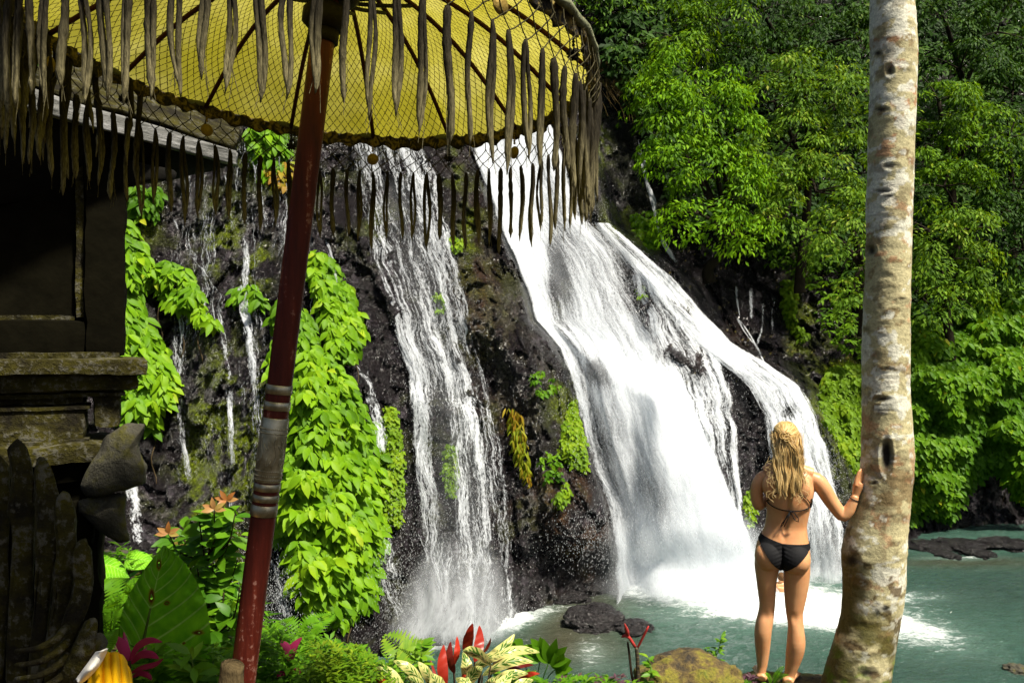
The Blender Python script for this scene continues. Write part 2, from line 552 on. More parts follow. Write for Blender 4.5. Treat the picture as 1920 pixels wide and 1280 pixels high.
# ------------------------------------------------------------------ moving water
def water_mat(name, su, sv, gain=2.2, col=(0.76, 0.80, 0.84), drops=0.5, off=0.0):
    t = NT(name)
    uv = t.uv()
    dens = t.attr('dens')
    wob = t.noise(uv, 1.3, 3)
    sep = t.n('SeparateXYZ', {0: uv})
    u2 = t.math('ADD', sep.outputs[0], t.math('MULTIPLY', wob, 0.35))
    vec = t.n('CombineXYZ', {0: u2, 1: sep.outputs[1], 2: off}).outputs[0]
    a = t.noise(t.map(vec, (su, sv, 1)), 1.0, 5, 0.62, 0.25)
    b = t.noise(t.map(vec, (su * 3.6, sv * 4.5, 1)), 1.0, 3, 0.65)
    d = t.noise(t.map(vec, (30, 13, 1)), 1.0, 2, 0.7)
    n = t.math('ADD', t.math('ADD', t.math('MULTIPLY', a, 0.95), t.math('MULTIPLY', b, 0.55)), t.math('MULTIPLY', d, drops))
    tot = 0.95 + 0.55 + drops
    n = t.math('DIVIDE', n, tot)
    # n about 0.5 +- 0.12
    x = t.math('ADD', t.math('MULTIPLY', t.math('SUBTRACT', n, 0.5), 4.2 * gain), t.math('SUBTRACT', t.math('MULTIPLY', dens, 2.6), 1.05))
    al = t.math('MULTIPLY', t.math('MAXIMUM', t.math('MINIMUM', x, 1.0), 0.0), 0.96)
    p = t.n('BsdfDiffuse', {'Color': (*col, 1), 'Normal': t.bump(n, 0.8, 0.10)})
    tl = t.n('BsdfTranslucent', {'Color': (*col, 1)})
    m1 = t.n('MixShader', {0: 0.35, 1: p.outputs[0], 2: tl.outputs[0]})
    tr = t.n('BsdfTransparent')
    m = t.n('MixShader', {0: al, 1: tr.outputs[0], 2: m1.outputs[0]})
    return t.done(m.outputs[0])

M_wmain = water_mat('white_water', 9.0, 0.55, 1.15)
M_wveil = water_mat('veil_water', 15.0, 0.7, 1.9, off=3.3)
def soft_mat(name, alpha):
    t = NT(name)
    uv = t.uv(); dens = t.attr('dens')
    a = t.noise(t.map(uv, (2.2, 0.8, 1)), 1.0, 5, 0.6, 0.4); b = t.noise(t.map(uv, (16, 4.5, 1)), 1.0, 4, 0.7, 0.3)
    x = t.math('MULTIPLY', t.math('ADD', t.math('MULTIPLY', a, 1.5), t.math('SUBTRACT', t.math('MULTIPLY', b, 0.9), 0.70)), t.math('MULTIPLY', dens, alpha))
    al = t.math('MINIMUM', t.math('MAXIMUM', x, 0.0), 0.85)
    p = t.n('BsdfDiffuse', {'Color': (0.80, 0.84, 0.88, 1), 'Normal': t.bump(b, 0.2, 0.03)})
    m1 = t.n('MixShader', {0: 0.45, 1: p.outputs[0], 2: t.n('BsdfTranslucent', {'Color': (0.80, 0.84, 0.88, 1)}).outputs[0]})
    return t.done(t.n('MixShader', {0: al, 1: t.n('BsdfTransparent').outputs[0], 2: m1.outputs[0]}).outputs[0])
M_soft = soft_mat('mist_veil', 0.85)
def veil(parent, rows, offs, dens, nu=50, soft=0.35, bow=0.2):
    mb = MB(); dd = []
    for k, of in enumerate(offs):
        v, f, dn, uv = fall_sheet(rows, of, dens, nu=nu, seed=11 + 5 * k, edge_soft=soft, bow=bow, ends=(0.12, 0.04), dv=12)
        mb.add(v, f, dn, uv); dd.append(np.clip(dn, 0, 2))
    make('spray_veil', np.concatenate(mb.v), mb.f, M_soft, parent, attrs={'dens': np.concatenate(dd)}, uv=np.concatenate(mb.u))
M_wdrip = water_mat('drip_water', 7.0, 0.7, 1.9, off=7.7)

def fall_sheet(rows, off, dens, nu=60, dv=6, bow=0.12, seed=0, edge_soft=0.16, ends=None):
    """rows (py, left, right); dens(u, t, px, py) -> density"""
    rows = np.array(rows, float)
    py = np.arange(rows[0, 0], rows[-1, 0] + dv, dv)
    L = np.interp(py, rows[:, 0], rows[:, 1]); R = np.interp(py, rows[:, 0], rows[:, 2])
    L = L + (vn(np.stack([py / 37, py * 0 + seed, py * 0], -1)) - 0.5) * 10
    R = R + (vn(np.stack([py / 31, py * 0 + seed + 9, py * 0], -1)) - 0.5) * 10
    u = np.linspace(0, 1, nu)
    PX = L[:, None] + (R - L)[:, None] * u[None]
    PY = np.repeat(py[:, None], nu, 1)
    d = Dsm(PX, PY)
    # gentle: water keeps a smoothed depth
    k = np.minimum(d, np.roll(d, 1, 0)); k[0] = d[0]
    D = k - off - bow * np.sin(np.pi * u)[None] + (fbm(np.stack([PX / 22, PY / 60, PX * 0 + seed], -1), 3, 90 + seed) - 0.5) * 0.25
    w = world(PX, PY, D)
    dvv = np.linalg.norm(np.diff(w[:, nu // 2], axis=0), axis=1)
    vlen = np.concatenate([[0], np.cumsum(dvv)])
    cx = w[..., 0]
    wid = np.abs(w[:, -1, 0] - w[:, 0, 0]).mean()
    UU = u[None] * wid * np.ones_like(PX) * (0.7 + 0.3 * (R - L)[:, None] / (R - L).mean()) + seed * 3.1
    VV = np.repeat(vlen[:, None], nu, 1)
    dn = dens(np.repeat(u[None], len(py), 0), np.repeat(np.linspace(0, 1, len(py))[:, None], nu, 1), PX, PY)
    ed = smooth(0, edge_soft, np.repeat(u[None], len(py), 0)) * smooth(1, 1 - edge_soft, np.repeat(u[None], len(py), 0))
    dn = dn * (0.35 + 0.65 * ed) - 0.35 * (1 - ed)
    if ends is not None:
        tt = (PY - py[0]) / (py[-1] - py[0]); e0, e1_ = ends
        k = smooth(0, e0, tt) * smooth(1, 1 - e1_, tt); dn = dn * (0.3 + 0.7 * k) - 0.3 * (1 - k)
    n, m = PX.shape
    i = (np.arange(n - 1)[:, None] * m + np.arange(m - 1)[None]).reshape(-1)
    q = np.stack([i, i + 1, i + m + 1, i + m], -1)
    return w.reshape(-1, 3), q[:, ::-1].copy(), dn.reshape(-1), np.stack([UU, VV], -1).reshape(-1, 2)

def waterfall(name, label, rows, mat, offs=(0.18, 0.34), dens=None, group=None, nu=60, soft=0.16, bow=0.12, cat='waterfall', ends=None):
    root = None
    mb = MB(); dd = []
    for k, of in enumerate(offs):
        v, f, dn, uv = fall_sheet(rows, of, dens or (lambda u, t, x, y: u * 0 + 0.55), nu=nu, seed=k + len(bpy.data.objects) % 50, edge_soft=soft, bow=bow, ends=ends)
        mb.add(v, f, dn, uv); dd.append(dn)
    o = make(name, np.concatenate(mb.v), mb.f, mat, attrs={'dens': np.concatenate(dd)}, uv=np.concatenate(mb.u))
    tag(o, label, cat, group)
    return o

def g2(x, y, cx, cy, rx, ry, rot=0):
    a = math.radians(rot); X = x - cx; Y = y - cy
    return np.exp(-(((X * math.cos(a) + Y * math.sin(a)) / rx) ** 2 + ((-X * math.sin(a) + Y * math.cos(a)) / ry) ** 2))

# the big right-hand fall
main_rows = [(-120, 742, 880), (60, 815, 950), (180, 862, 1010), (300, 890, 1062), (400, 926, 1090), (470, 955, 1165), (530, 978, 1200), (600, 1002, 1240), (655, 1050, 1262), (740, 1076, 1300), (850, 1100, 1345), (950, 1135, 1385), (1050, 1150, 1430), (1100, 1150, 1480), (1160, 1150, 1490)]
def d_main(u, t, x, y):
    d = 0.62 + (fbm(np.stack([u * 8 + 7, t * 3, u * 0], -1), 4, 37) - .5) * 0.6 - 0.16 * smooth(0.45, 1.0, u) * smooth(250, 420, y) * smooth(780, 640, y)
    d = d - 0.50 * g2(x, y, 1046, 520, 24, 80, -8) - 0.45 * g2(x, y, 1122, 700, 16, 28, -25) - 0.16 * g2(x, y, 1150, 800, 20, 70, -15)
    d = d - 0.30 * g2(x, y, 1195, 560, 34, 100, -28) - 0.25 * g2(x, y, 1225, 930, 25, 60, -20)
    d = d + 0.32 * g2(x, y, 985, 430, 40, 170, -12) + 0.4 * g2(x, y, 1270, 850, 38, 230, -26) + 0.3 * smooth(950, 1080, y)
    d = d - 0.22 * smooth(1150, 1110, x) * smooth(860, 1000, y)
    return d
wf = waterfall('waterfall', 'broad white main waterfall bursting down the middle right of the cliff', main_rows, M_wmain, (0.15, 0.35, 0.6), d_main, 'waterfalls', nu=110, soft=0.05)
veil(wf, [(380, 925, 1130), (500, 955, 1200), (600, 990, 1250), (700, 1040, 1310), (850, 1085, 1380), (950, 1100, 1430), (1050, 1115, 1500), (1135, 1110, 1580)], (0.7, 1.0, 1.5), lambda u, t, x, y: 0.14 + 0.12 * smooth(560, 850, y) + 0.8 * smooth(900, 1090, y) + 0 * u)

# long twin fall left of it
left_rows = [(-120, 560, 690), (60, 590, 740), (180, 622, 775), (250, 640, 795), (330, 655, 832), (450, 680, 858), (550, 712, 882), (650, 745, 900), (700, 760, 920), (800, 765, 945), (900, 770, 958), (1000, 778, 968), (1100, 790, 975), (1175, 795, 980), (1240, 798, 980)]
def d_left(u, t, x, y):
    d = 0.46 + (fbm(np.stack([u * 10 + 3, t * 3, u * 0], -1), 3, 35) - .5) * 0.62
    d = d - 0.50 * g2(x, y, 826, 830, 17, 95) - 0.35 * g2(x, y, 842, 930, 16, 110)
    d = d - 0.22 * smooth(0.0, 0.5, t) * g2(x, y, 735, 380, 16, 90, -12) + 0.18 * g2(x, y, 860, 740, 14, 130, -22) + 0.12 * g2(x, y, 740, 600, 14, 170, -16)
    d = d - 0.35 * smooth(1060, 1150, y) * g2(x, y, 852, 1130, 12, 90)
    d = d - 0.12 * smooth(900, 1150, y)
    return d
wf = waterfall('waterfall', 'wide lacy waterfall between the mossy column and the bare rock buttress', left_rows, M_wveil, (0.12, 0.3), d_left, 'waterfalls', nu=80, soft=0.10)
veil(wf, [(240, 640, 800), (450, 675, 862), (600, 725, 895), (750, 755, 935), (900, 755, 968), (1050, 740, 985), (1215, 700, 1000)], (0.4, 0.6), lambda u, t, x, y: 0.06 + 0.75 * smooth(980, 1170, y) + 0 * u)

ridge_rows = [(418, 1112, 1142), (470, 1152, 1205), (520, 1188, 1262), (580, 1232, 1318), (640, 1288, 1374), (680, 1345, 1442), (725, 1395, 1507), (775, 1428, 1535), (860, 1442, 1562), (950, 1490, 1580), (1050, 1508, 1592), (1115, 1508, 1592)]
def d_ridge(u, t, x, y):
    d = 0.60 + (fbm(np.stack([u * 7, t * 4, u * 0], -1), 3, 31) - .5) * 0.6
    d = d - 0.45 * g2(x, y, 1482, 772, 14, 14) - 0.55 * g2(x, y, 1476, 915, 20, 80) + 0.3 * g2(x, y, 1340, 655, 60, 20, 35) + 0.25 * g2(x, y, 1515, 800, 20, 60, -18)
    return d - 0.15 * smooth(900, 1040, y)
wf = waterfall('waterfall', 'white cascade sweeping down the ridge and dropping behind the blonde woman', ridge_rows, M_wveil, (0.28, 0.42), d_ridge, 'waterfalls', nu=70, soft=0.12)
veil(wf, [(760, 1400, 1540), (850, 1430, 1560), (950, 1450, 1590), (1030, 1480, 1610), (1115, 1480, 1630)], (0.5, 0.8), lambda u, t, x, y: 0.25 + 0.6 * smooth(980, 1080, y) + 0 * u)
right_rows = [(515, 1180, 1240), (600, 1203, 1300), (660, 1232, 1345), (740, 1258, 1376), (880, 1298, 1390), (1000, 1336, 1398), (1130, 1360, 1402)]
def d_right(u, t, x, y):
    d = 0.50 + (fbm(np.stack([u * 11, t * 2.5, u * 0], -1), 3, 33) - .5) * 0.75 + 0.25 * smooth(.82, .95, u) * smooth(650, 720, y)
    return d - 0.35 * g2(x, y, 1366, 800, 7, 110)
waterfall('waterfall', 'thin streaming curtain of water hanging below the ridge, left of the bare dark rock', right_rows, M_wveil, (0.25, 0.38), d_right, 'waterfalls', nu=70, soft=0.10)

def stream(label, pts, w, dens=0.6, cat='small waterfall', offs=(0.16, 0.26), grp='thin streams of water running down the cliff', mat=None):
    p = catmull([(a, b) for a, b in pts], 24)
    rows = [(y, x - w / 2, x + w / 2) for x, y in p]
    rows.sort()
    return waterfall('water_stream', label, rows, mat or M_wdrip, offs, lambda u, t, x, y: (dens - 0.08) * (0.75 + 0.25 * np.sin(np.pi * np.clip(u, 0, 1))) + 0 * t, grp, nu=12, soft=0.4, bow=0.03, cat=cat, ends=(0.25, 0.12))

stream('white stream passing just left of the red umbrella pole at mid height', [(452, 400), (462, 480), (455, 560), (468, 640), (478, 740)], 30, .68)
stream('long narrow stream running down to the mossy rock left of the pole', [(418, 500), (412, 570), (425, 660), (432, 760), (436, 905)], 22, .62)
stream('stream directly right of the leafy vine that hangs beside the shrine', [(322, 560), (330, 650), (338, 760), (348, 860), (358, 930)], 24, .58)
stream('short faint trickle under the jutting vine branch', [(366, 560), (374, 620), (380, 690)], 14, .5)
stream('stream pouring past the edge of the lower carved stone wing of the shrine', [(245, 880), (252, 950), (262, 1025)], 44, .62)
stream('broken trickle under the shrine roof tip, left of the moss', [(325, 380), (335, 430), (375, 500), (415, 560)], 14, .45)
stream('trickle seen through the hanging fringe at the shrine roof tip', [(420, 300), (430, 370), (440, 450)], 16, .5)
stream('white trickle seen through the fringe just left of the pole', [(470, 280), (485, 350), (505, 440)], 18, .55)
stream('stream behind the upper vine right of the pole', [(600, 430), (622, 480), (640, 560)], 12, .6)
stream('stream emerging under the upper vine, beside the big leafy vine', [(585, 570), (612, 640), (650, 730)], 12, .6)
stream('veil of water falling between the two big vines and the narrow mossy column', [(655, 630), (682, 700), (706, 780), (716, 860)], 46, .52)
stream('spray falling on the rocks behind the lower end of the pole', [(508, 960), (516, 1060), (535, 1170)], 50, .48)
stream('misty fall at the foot of the cliff below the biggest vine', [(700, 960), (712, 1060), (740, 1130), (755, 1215)], 120, .43)
stream('snaking white rill beside the bright green tree', [(1190, 232), (1208, 310), (1222, 370), (1238, 440), (1272, 505)], 12, .85)
for k, (lb, pts) in enumerate([('leftmost drip on the dark rock wall above the ridge', [(1378, 525), (1380, 560), (1386, 592)]), ('forked rill crossing the dark wall down to the ridge', [(1372, 578), (1398, 620), (1418, 652), (1442, 695)]),
                               ('middle drip on the dark rock wall above the ridge', [(1408, 530), (1410, 600)]), ('longer drip on the dark wall joining the forked rill', [(1430, 552), (1430, 606), (1420, 650)]),
                               ('rightmost drip on the dark wall beside the hanging moss', [(1450, 540), (1447, 620)])]):
    stream(lb, pts, 6.5, .56)

M_thread = water_mat('thread_water', 16.0, 0.5, 2.0, off=5.1)
wf_ = waterfall('water_threads', 'thin threads of water trickling over the left rock face', [(240, 330, 640), (400, 300, 660), (600, 290, 700), (800, 300, 730), (1000, 300, 740), (1180, 480, 740)], M_thread, (0.10, 0.2), lambda u, t, x, y: 0.17 + 0.26 * (fbm(np.stack([x / 28, y / 300, x * 0], -1), 2, 77) - .45) * 2, nu=120, soft=0.1, cat='water threads')
wf_['kind'] = 'stuff'; del wf_['category']
# ------------------------------------------------------------------ pool
xs_ = np.arange(-9, 22, 0.06); ys_ = np.arange(7.6, 27, 0.055)
X, Y = np.meshgrid(xs_, ys_)
PXw = 960 + X / Y * F; PYw = 640 - WZ / Y * F
foam = 1.0 * g2(PXw, PYw, 1330, 1090, 190, 30, 6) + 1.0 * g2(PXw, PYw, 1500, 1150, 190, 26, 8) * (PXw > 1150) + 0.75 * g2(PXw, PYw, 1240, 1100, 90, 16, 4)
foam = foam + 0.36 * g2(PXw, PYw, 1740, 1190, 100, 34, 18) + 0.9 * g2(PXw, PYw, 900, 1185, 100, 12, -14) + .5 * g2(PXw, PYw, 980, 1155, 70, 12, -14) + 0.85 * g2(PXw, PYw, 760, 1215, 120, 14, -10) + 0.5 * g2(PXw, PYw, 1560, 1060, 60, 14) + 0.4 * g2(PXw, PYw, 1650, 1120, 120, 14)
foam = foam + 0.08 + 0.30 * g2(PXw, PYw, 1380, 1130, 300, 50, 4)
foam = np.maximum(foam, 0.45 * g2(PXw, PYw, 1800, 1046, 90, 4) + .8 * g2(PXw, PYw, 560, 1165, 60, 14))
wp = np.stack([X * 1.4, Y * 2.6, X * 0], -1)
h = (fbm(wp * 0.9, 4, 200) - 0.5) * 0.14 + (fbm(wp * 4.5, 3, 210) - 0.5) * 0.06 + foam * (fbm(wp * 3, 4, 220)) * 0.10
shal = np.clip(g2(PXw, PYw, 1090, 1130, 120, 40, -8) + g2(PXw, PYw, 1080, 1210, 110, 50) + .7 * g2(PXw, PYw, 1800, 1055, 200, 10), 0, 1)
painted_glint = g2(PXw, PYw, 1110, 1225, 34, 30, 20) * 0.42  # bright reflection on the water, painted as a pale patch
n, m = X.shape
i = (np.arange(n - 1)[:, None] * m + np.arange(m - 1)[None]).reshape(-1)
q = np.stack([i, i + 1, i + m + 1, i + m], -1)
t = NT('pool_water')
fo = t.attr('foam'); sh = t.attr('shallow')
ov = t.map(t.obj(), (1.0, 2.2, 1.0))
n1 = t.noise(ov, 2.2, 6, 0.68, 0.6); n2 = t.noise(ov, 11, 4, 0.7)
nn = t.math('ADD', t.math('MULTIPLY', n1, 0.6), t.math('MULTIPLY', n2, 0.4))
ff = t.math('ADD', t.math('MULTIPLY', t.math('SUBTRACT', nn, 0.5), 4.0), t.math('SUBTRACT', t.math('MULTIPLY', fo, 1.9), 0.75), clamp=True)
deep = t.mix(n1, (0.012, 0.042, 0.030), (0.038, 0.092, 0.066))
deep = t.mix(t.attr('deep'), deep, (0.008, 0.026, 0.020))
base = t.mix(sh, deep, (0.040, 0.030, 0.012))
base = t.mix(t.math('MULTIPLY', t.math('MINIMUM', fo, 1.0), 0.55), base, (0.28, 0.42, 0.36))
base = t.mix(ff, base, (0.88, 0.93, 0.93))
rg = t.math('ADD', 0.07, t.math('MULTIPLY', ff, 0.6))
hb = t.math('ADD', t.math('MULTIPLY', n1, 1.0), t.math('MULTIPLY', n2, 0.5))
p = t.n('BsdfPrincipled', {'Base Color': base, 'Roughness': rg, 'IOR': 1.33, 'Normal': t.bump(hb, 0.9, 0.12)})
M_pool = t.done(p.outputs[0])
o = make('water', np.stack([X, Y, WZ + h], -1).reshape(-1, 3), q, M_pool, attrs={'foam': (foam + painted_glint).reshape(-1), 'shallow': shal.reshape(-1), 'deep': np.clip(g2(PXw, PYw, 1850, 1105, 190, 55) + .6 * g2(PXw, PYw, 1700, 1260, 400, 30), 0, 1).reshape(-1) * .85})  # foam attribute holds real foam plus the painted reflection
tag(o, 'teal plunge pool with white foam under the falls', kind='structure')

# ------------------------------------------------------------------ spray droplets
t = NT('spray_drops')
p = t.n('BsdfDiffuse', {'Color': (0.93, 0.96, 0.98, 1)}); tl = t.n('BsdfTranslucent', {'Color': (0.93, 0.96, 0.98, 1)})
md_ = t.n('MixShader', {0: 0.5, 1: p.outputs[0], 2: tl.outputs[0]})
M_drop = t.done(t.n('MixShader', {0: 0.4, 1: t.n('BsdfTransparent').outputs[0], 2: md_.outputs[0]}).outputs[0])
def spray(label, specs, size=0.0062):
    """specs: (px, py, sx, sy, rot, depth offset, count)"""
    c = []; L = []
    for cx, cy_, sx, sy, rot, do, cnt in specs:
        cnt = int(cnt * 0.5)
        a = math.radians(rot)
        u = rng.normal(size=(cnt, 2)) * (sx, sy)
        x = cx + u[:, 0] * math.cos(a) - u[:, 1] * math.sin(a); y = cy_ + u[:, 0] * math.sin(a) + u[:, 1] * math.cos(a)
        d = Dsm(x, np.minimum(y, 1100)) - 0.15 - do * rng.random(cnt)
        w = world(x, y, d)
        k = w[:, 2] > WZ + 0.02
        c.append(w[k]); L.append(np.full(k.sum(), 1.0))
    c = np.concatenate(c); n = len(c)
    s = size * (0.4 + rng.random(n) ** 2 * 1.1)
    base = np.array([(1, 0, 0), (-.5, .87, 0), (-.5, -.87, 0), (0, 0, 2.0), (0, 0, -2.6)])
    v = c[:, None] + base[None] * s[:, None, None]
    f = np.array([(0, 1, 3), (1, 2, 3), (2, 0, 3), (1, 0, 4), (2, 1, 4), (0, 2, 4)])
    fl = (f[None] + (np.arange(n) * 5)[:, None, None]).reshape(-1, 3)
    o = make('spray', v.reshape(-1, 3), fl, M_drop, smooth_=False)
    tag(o, label, kind='stuff')
spray('white spray flying off the main waterfall and its foot', [(1180, 560, 45, 130, -28, .9, 16000), (1200, 900, 60, 150, -20, 1.0, 16000), (1300, 1035, 110, 40, 5, 1.6, 34000), (1420, 1060, 70, 30, 5, 1.2, 12000), (1260, 720, 60, 120, -25, .6, 9000)])
spray('fine spray along the twin waterfall', [(790, 980, 40, 120, -5, .5, 4000), (890, 1020, 34, 110, -5, .5, 5000), (860, 1170, 90, 22, -8, .8, 9000), (750, 1120, 34, 60, 0, .6, 5000), (800, 560, 45, 160, -12, .4, 4000), (530, 1130, 18, 50, 0, .6, 3500)], 0.0058)
spray('fine spray off the curtain and cascade beside the ridge', [(1530, 950, 30, 70, -12, .5, 6000), (1310, 760, 45, 110, -10, .5, 6000), (1550, 1050, 45, 14, 0, .8, 4000), (1480, 760, 40, 25, 30, .4, 2500), (1560, 880, 14, 50, -10, .5, 2500)], 0.0058)
# ------------------------------------------------------------------ hanging vines on the rock
M_vine = mat_leaf('vine_leaf', [(0.0, (0.05, 0.14, 0.003)), (0.35, (0.15, 0.34, 0.005)), (0.75, (0.27, 0.50, 0.008)), (1.0, (0.44, 0.58, 0.02))], 0.42, 0.5, 0.16)
M_vine2 = mat_leaf('deep_vine_leaf', [(0.0, (0.03, 0.095, 0.003)), (0.5, (0.10, 0.25, 0.005)), (0.9, (0.20, 0.38, 0.008)), (1.0, (0.48, 0.50, 0.02))], 0.4, 0.5, 0.14)
M_mossl = mat_leaf('moss_leaf', [(0.0, (0.08, 0.16, 0.002)), (0.5, (0.18, 0.33, 0.003)), (1.0, (0.32, 0.44, 0.01))], 0.35, 0.6, 0.2)
M_dryfern = mat_leaf('dry_fern_leaf', [(0.0, (0.26, 0.09, 0.01)), (0.3, (0.38, 0.22, 0.01)), (0.6, (0.26, 0.32, 0.01)), (1.0, (0.34, 0.42, 0.02))], 0.35, 0.6, 0.2)
M_stem = mat_simple('stem', (0.05, 0.035, 0.015), 0.7)

def outward(px, py):
    return nrm(-world(np.asarray(px, float), np.asarray(py, float), 1.0))

def curtain(name, label, polys, mat, cat='vine', n=300, per=5, L=0.30, W=0.17, bulge=0.5, spread=0.95, down=0.85, vmin=0.15, stems=6, rows=3, jitter=0.12, depth_fn=None, kind=None, group=None, sz=0.45):
    mb = MB()
    allp = []
    for poly, cnt in polys:
        poly = np.asarray(poly, float)
        q = sample_poly(poly, cnt)
        c = poly.mean(0)
        # distance to outline for the bulge
        dm = np.full(len(q), 1e9)
        for i in range(len(poly)):
            a, b = poly[i], poly[(i + 1) % len(poly)]
            ab = b - a; tt = np.clip(((q - a) @ ab) / (ab @ ab + 1e-9), 0, 1)
            dm = np.minimum(dm, np.linalg.norm(q - (a + tt[:, None] * ab), axis=1))
        bl = bulge * np.sqrt(np.clip(dm / 60.0, 0, 1))
        clump = fbm(np.stack([q[:, 0] / 45, q[:, 1] / 32, q[:, 0] * 0], -1), 2, 300 + len(allp)) 
        d0 = (depth_fn or Dr)(q[:, 0], q[:, 1])
        d = d0 - 0.08 - bl * (0.05 + 1.5 * clump) - rng.random(len(q)) * jitter
        allp.append((q, d, clump))
    q = np.concatenate([a[0] for a in allp]); d = np.concatenate([a[1] for a in allp]); cl = np.concatenate([a[2] for a in allp])
    base = world(q[:, 0], q[:, 1], d)
    out = outward(q[:, 0], q[:, 1])
    m = len(q)
    ph0 = rng.random(m) * 6.28
    side = nrm(np.cross(out, V3(0, 0, 1)))
    for k in range(per):
        ph = ph0 + 2 * np.pi * k / per + rng.normal(size=m) * 0.3
        lat = np.cos(ph)[:, None] * side + (0.35 + 0.5 * np.sin(ph))[:, None] * out
        D = nrm(lat * spread + V3(0, 0, -down) + rng.normal(size=(m, 3)) * 0.28)
        Nn = nrm(out * 0.8 + V3(0, 0, 0.8) + rng.normal(size=(m, 3)) * 0.25)
        s = (1 - sz) + 2 * sz * rng.random(m)
        var = np.clip(vmin + (0.85 - vmin) * (0.55 * rng.random(m) + 0.45 * smooth(.35, .65, cl)) + (rng.random(m) > 0.97) * 0.3, 0, 1)  # leaves set back between clumps coloured darker, shade put into the leaf tone
        add_leaves(mb, base + rng.normal(size=(m, 3)) * 0.02, D, Nn, L * s, W * s, rows=rows, droop=0.3, fold=0.3, var=var)
    o = mb.build(name, mat, smooth_=False, origin=base.mean(0))
    tag(o, label, cat, group, kind)
    if stems:
        for k in range(stems):
            sm = MB()
            i, = rng.integers(0, m, 1)
            x0, y0 = q[i]
            pts = []
            for s_ in range(10):
                yy = y0 + s_ * 12; xx = x0 + math.sin(s_ * 0.9 + k) * 5
                pts.append(world(np.array(xx), np.array(yy), (depth_fn or Dr)(np.array([xx]), np.array([yy]))[0] - 0.12))
            sm.tube(pts, 0.012, 5)
            sm.build('stem', M_stem, o)
    return o

big_poly = [(528, 535), (560, 560), (600, 640), (640, 690), (680, 760), (705, 800), (712, 870), (716, 950), (718, 1010), (705, 1060), (700, 1110), (640, 1165), (600, 1150), (560, 1120), (540, 1060), (520, 980), (505, 850), (505, 700), (515, 600)]
curtain('hanging_vine', 'huge bright green leafy vine hanging down the rock just right of the red pole', [(big_poly, 950)], M_vine, L=0.25, W=0.118, bulge=0.85, stems=10)
curtain('hanging_vine', 'upper leafy vine clump right of the pole, above the huge vine', [([(572, 470), (600, 468), (632, 500), (655, 540), (678, 600), (680, 660), (650, 672), (622, 640), (600, 590), (592, 530)], 260)], M_vine, L=0.23, W=0.12, bulge=0.5)
curtain('hanging_vine', 'long leafy vine hanging along the edge of the shrine wall', [([(215, 405), (245, 410), (262, 450), (285, 490), (268, 520), (255, 560), (275, 600), (300, 640), (326, 690), (322, 735), (300, 760), (290, 800), (262, 800), (232, 770), (215, 650)], 420)], M_vine, L=0.27, W=0.12, bulge=0.5)
curtain('hanging_vine', 'vine branch with drooping leaves jutting right from the shrine side vine', [([(270, 505), (310, 488), (345, 500), (372, 545), (385, 580), (410, 600), (405, 618), (380, 600), (362, 582), (330, 575), (300, 545)], 110)], M_vine, L=0.25, W=0.10, bulge=0.7, stems=3)
curtain('rock_plant', 'small bright leafy plant growing across the stream left of the pole', [([(430, 545), (462, 515), (485, 545), (492, 575), (450, 572)], 22)], M_vine, 'plant', L=0.26, W=0.10, bulge=0.2, stems=0, group='small plants growing on the wet rock')
curtain('moss_column', 'tall narrow column of bright green moss leaves right of the huge vine', [([(722, 762), (742, 762), (752, 830), (756, 930), (748, 985), (722, 975), (712, 900), (712, 820)], 650)], M_mossl, 'moss', per=3, L=0.10, W=0.07, bulge=0.35, stems=0, rows=1, jitter=.06)
curtain('moss_column', 'slim moss column hanging in the middle of the twin waterfall', [([(838, 830), (852, 835), (858, 880), (850, 935), (840, 925), (832, 880)], 260)], M_mossl, 'moss', per=3, L=0.09, W=0.06, bulge=0.25, stems=0, rows=1, jitter=.06)
curtain('moss_column', 'thick bright moss sheet on the buttress edge beside the main fall', [([(1075, 742), (1088, 790), (1100, 850), (1098, 880), (1070, 868), (1050, 850), (1056, 800)], 560)], M_mossl, 'moss', per=3, L=0.11, W=0.07, bulge=0.35, stems=0, rows=1, jitter=.06)
curtain('dry_fern', 'orange and yellow dying fern hanging on the bare buttress', [([(952, 765), (975, 770), (985, 820), (996, 915), (975, 880), (960, 830)], 110)], M_dryfern, 'fern', per=3, L=0.20, W=0.04, bulge=0.2, stems=0, down=1.2, spread=.5)
grp = 'small plants growing on the wet rock'
for lb, poly, cnt, L_ in [
    ('leafy tuft on the buttress under the thick moss sheet', [(1035, 930), (1065, 900), (1072, 930), (1050, 950)], 30, .13),
    ('green sprigs scattered on the buttress between dying fern and thick moss', [(1010, 850), (1050, 840), (1050, 900), (1020, 900)], 26, .13),
    ('yellow green sprigs high on the central buttress', [(990, 700), (1030, 690), (1050, 730), (1000, 750)], 26, .11),
    ('small green tuft on the buttress top beside the twin fall', [(838, 440), (862, 440), (868, 470), (845, 468)], 26, .14),
    ('light green tuft in the streaming water of the twin fall', [(815, 545), (830, 545), (832, 585), (818, 580)], 24, .1),
    ('tuft of leaves on the sloping rock above the ridge', [(1192, 535), (1208, 535), (1210, 555), (1195, 555)], 16, .1)]:
    curtain('rock_plant', lb, [(poly, cnt)], M_vine2 if 'sprigs' in lb else M_mossl, 'plant', per=4, L=L_, W=L_ * .55, bulge=0.1, stems=0, rows=1, group=grp)
curtain('rock_plant', 'bright broad leaved plant filling the corner beside the snaking rill', [([(1185, 400), (1215, 395), (1232, 420), (1232, 465), (1212, 465), (1195, 440)], 110)], M_vine, 'plant', per=4, L=0.2, W=0.11, bulge=0.3, stems=0, group=grp)
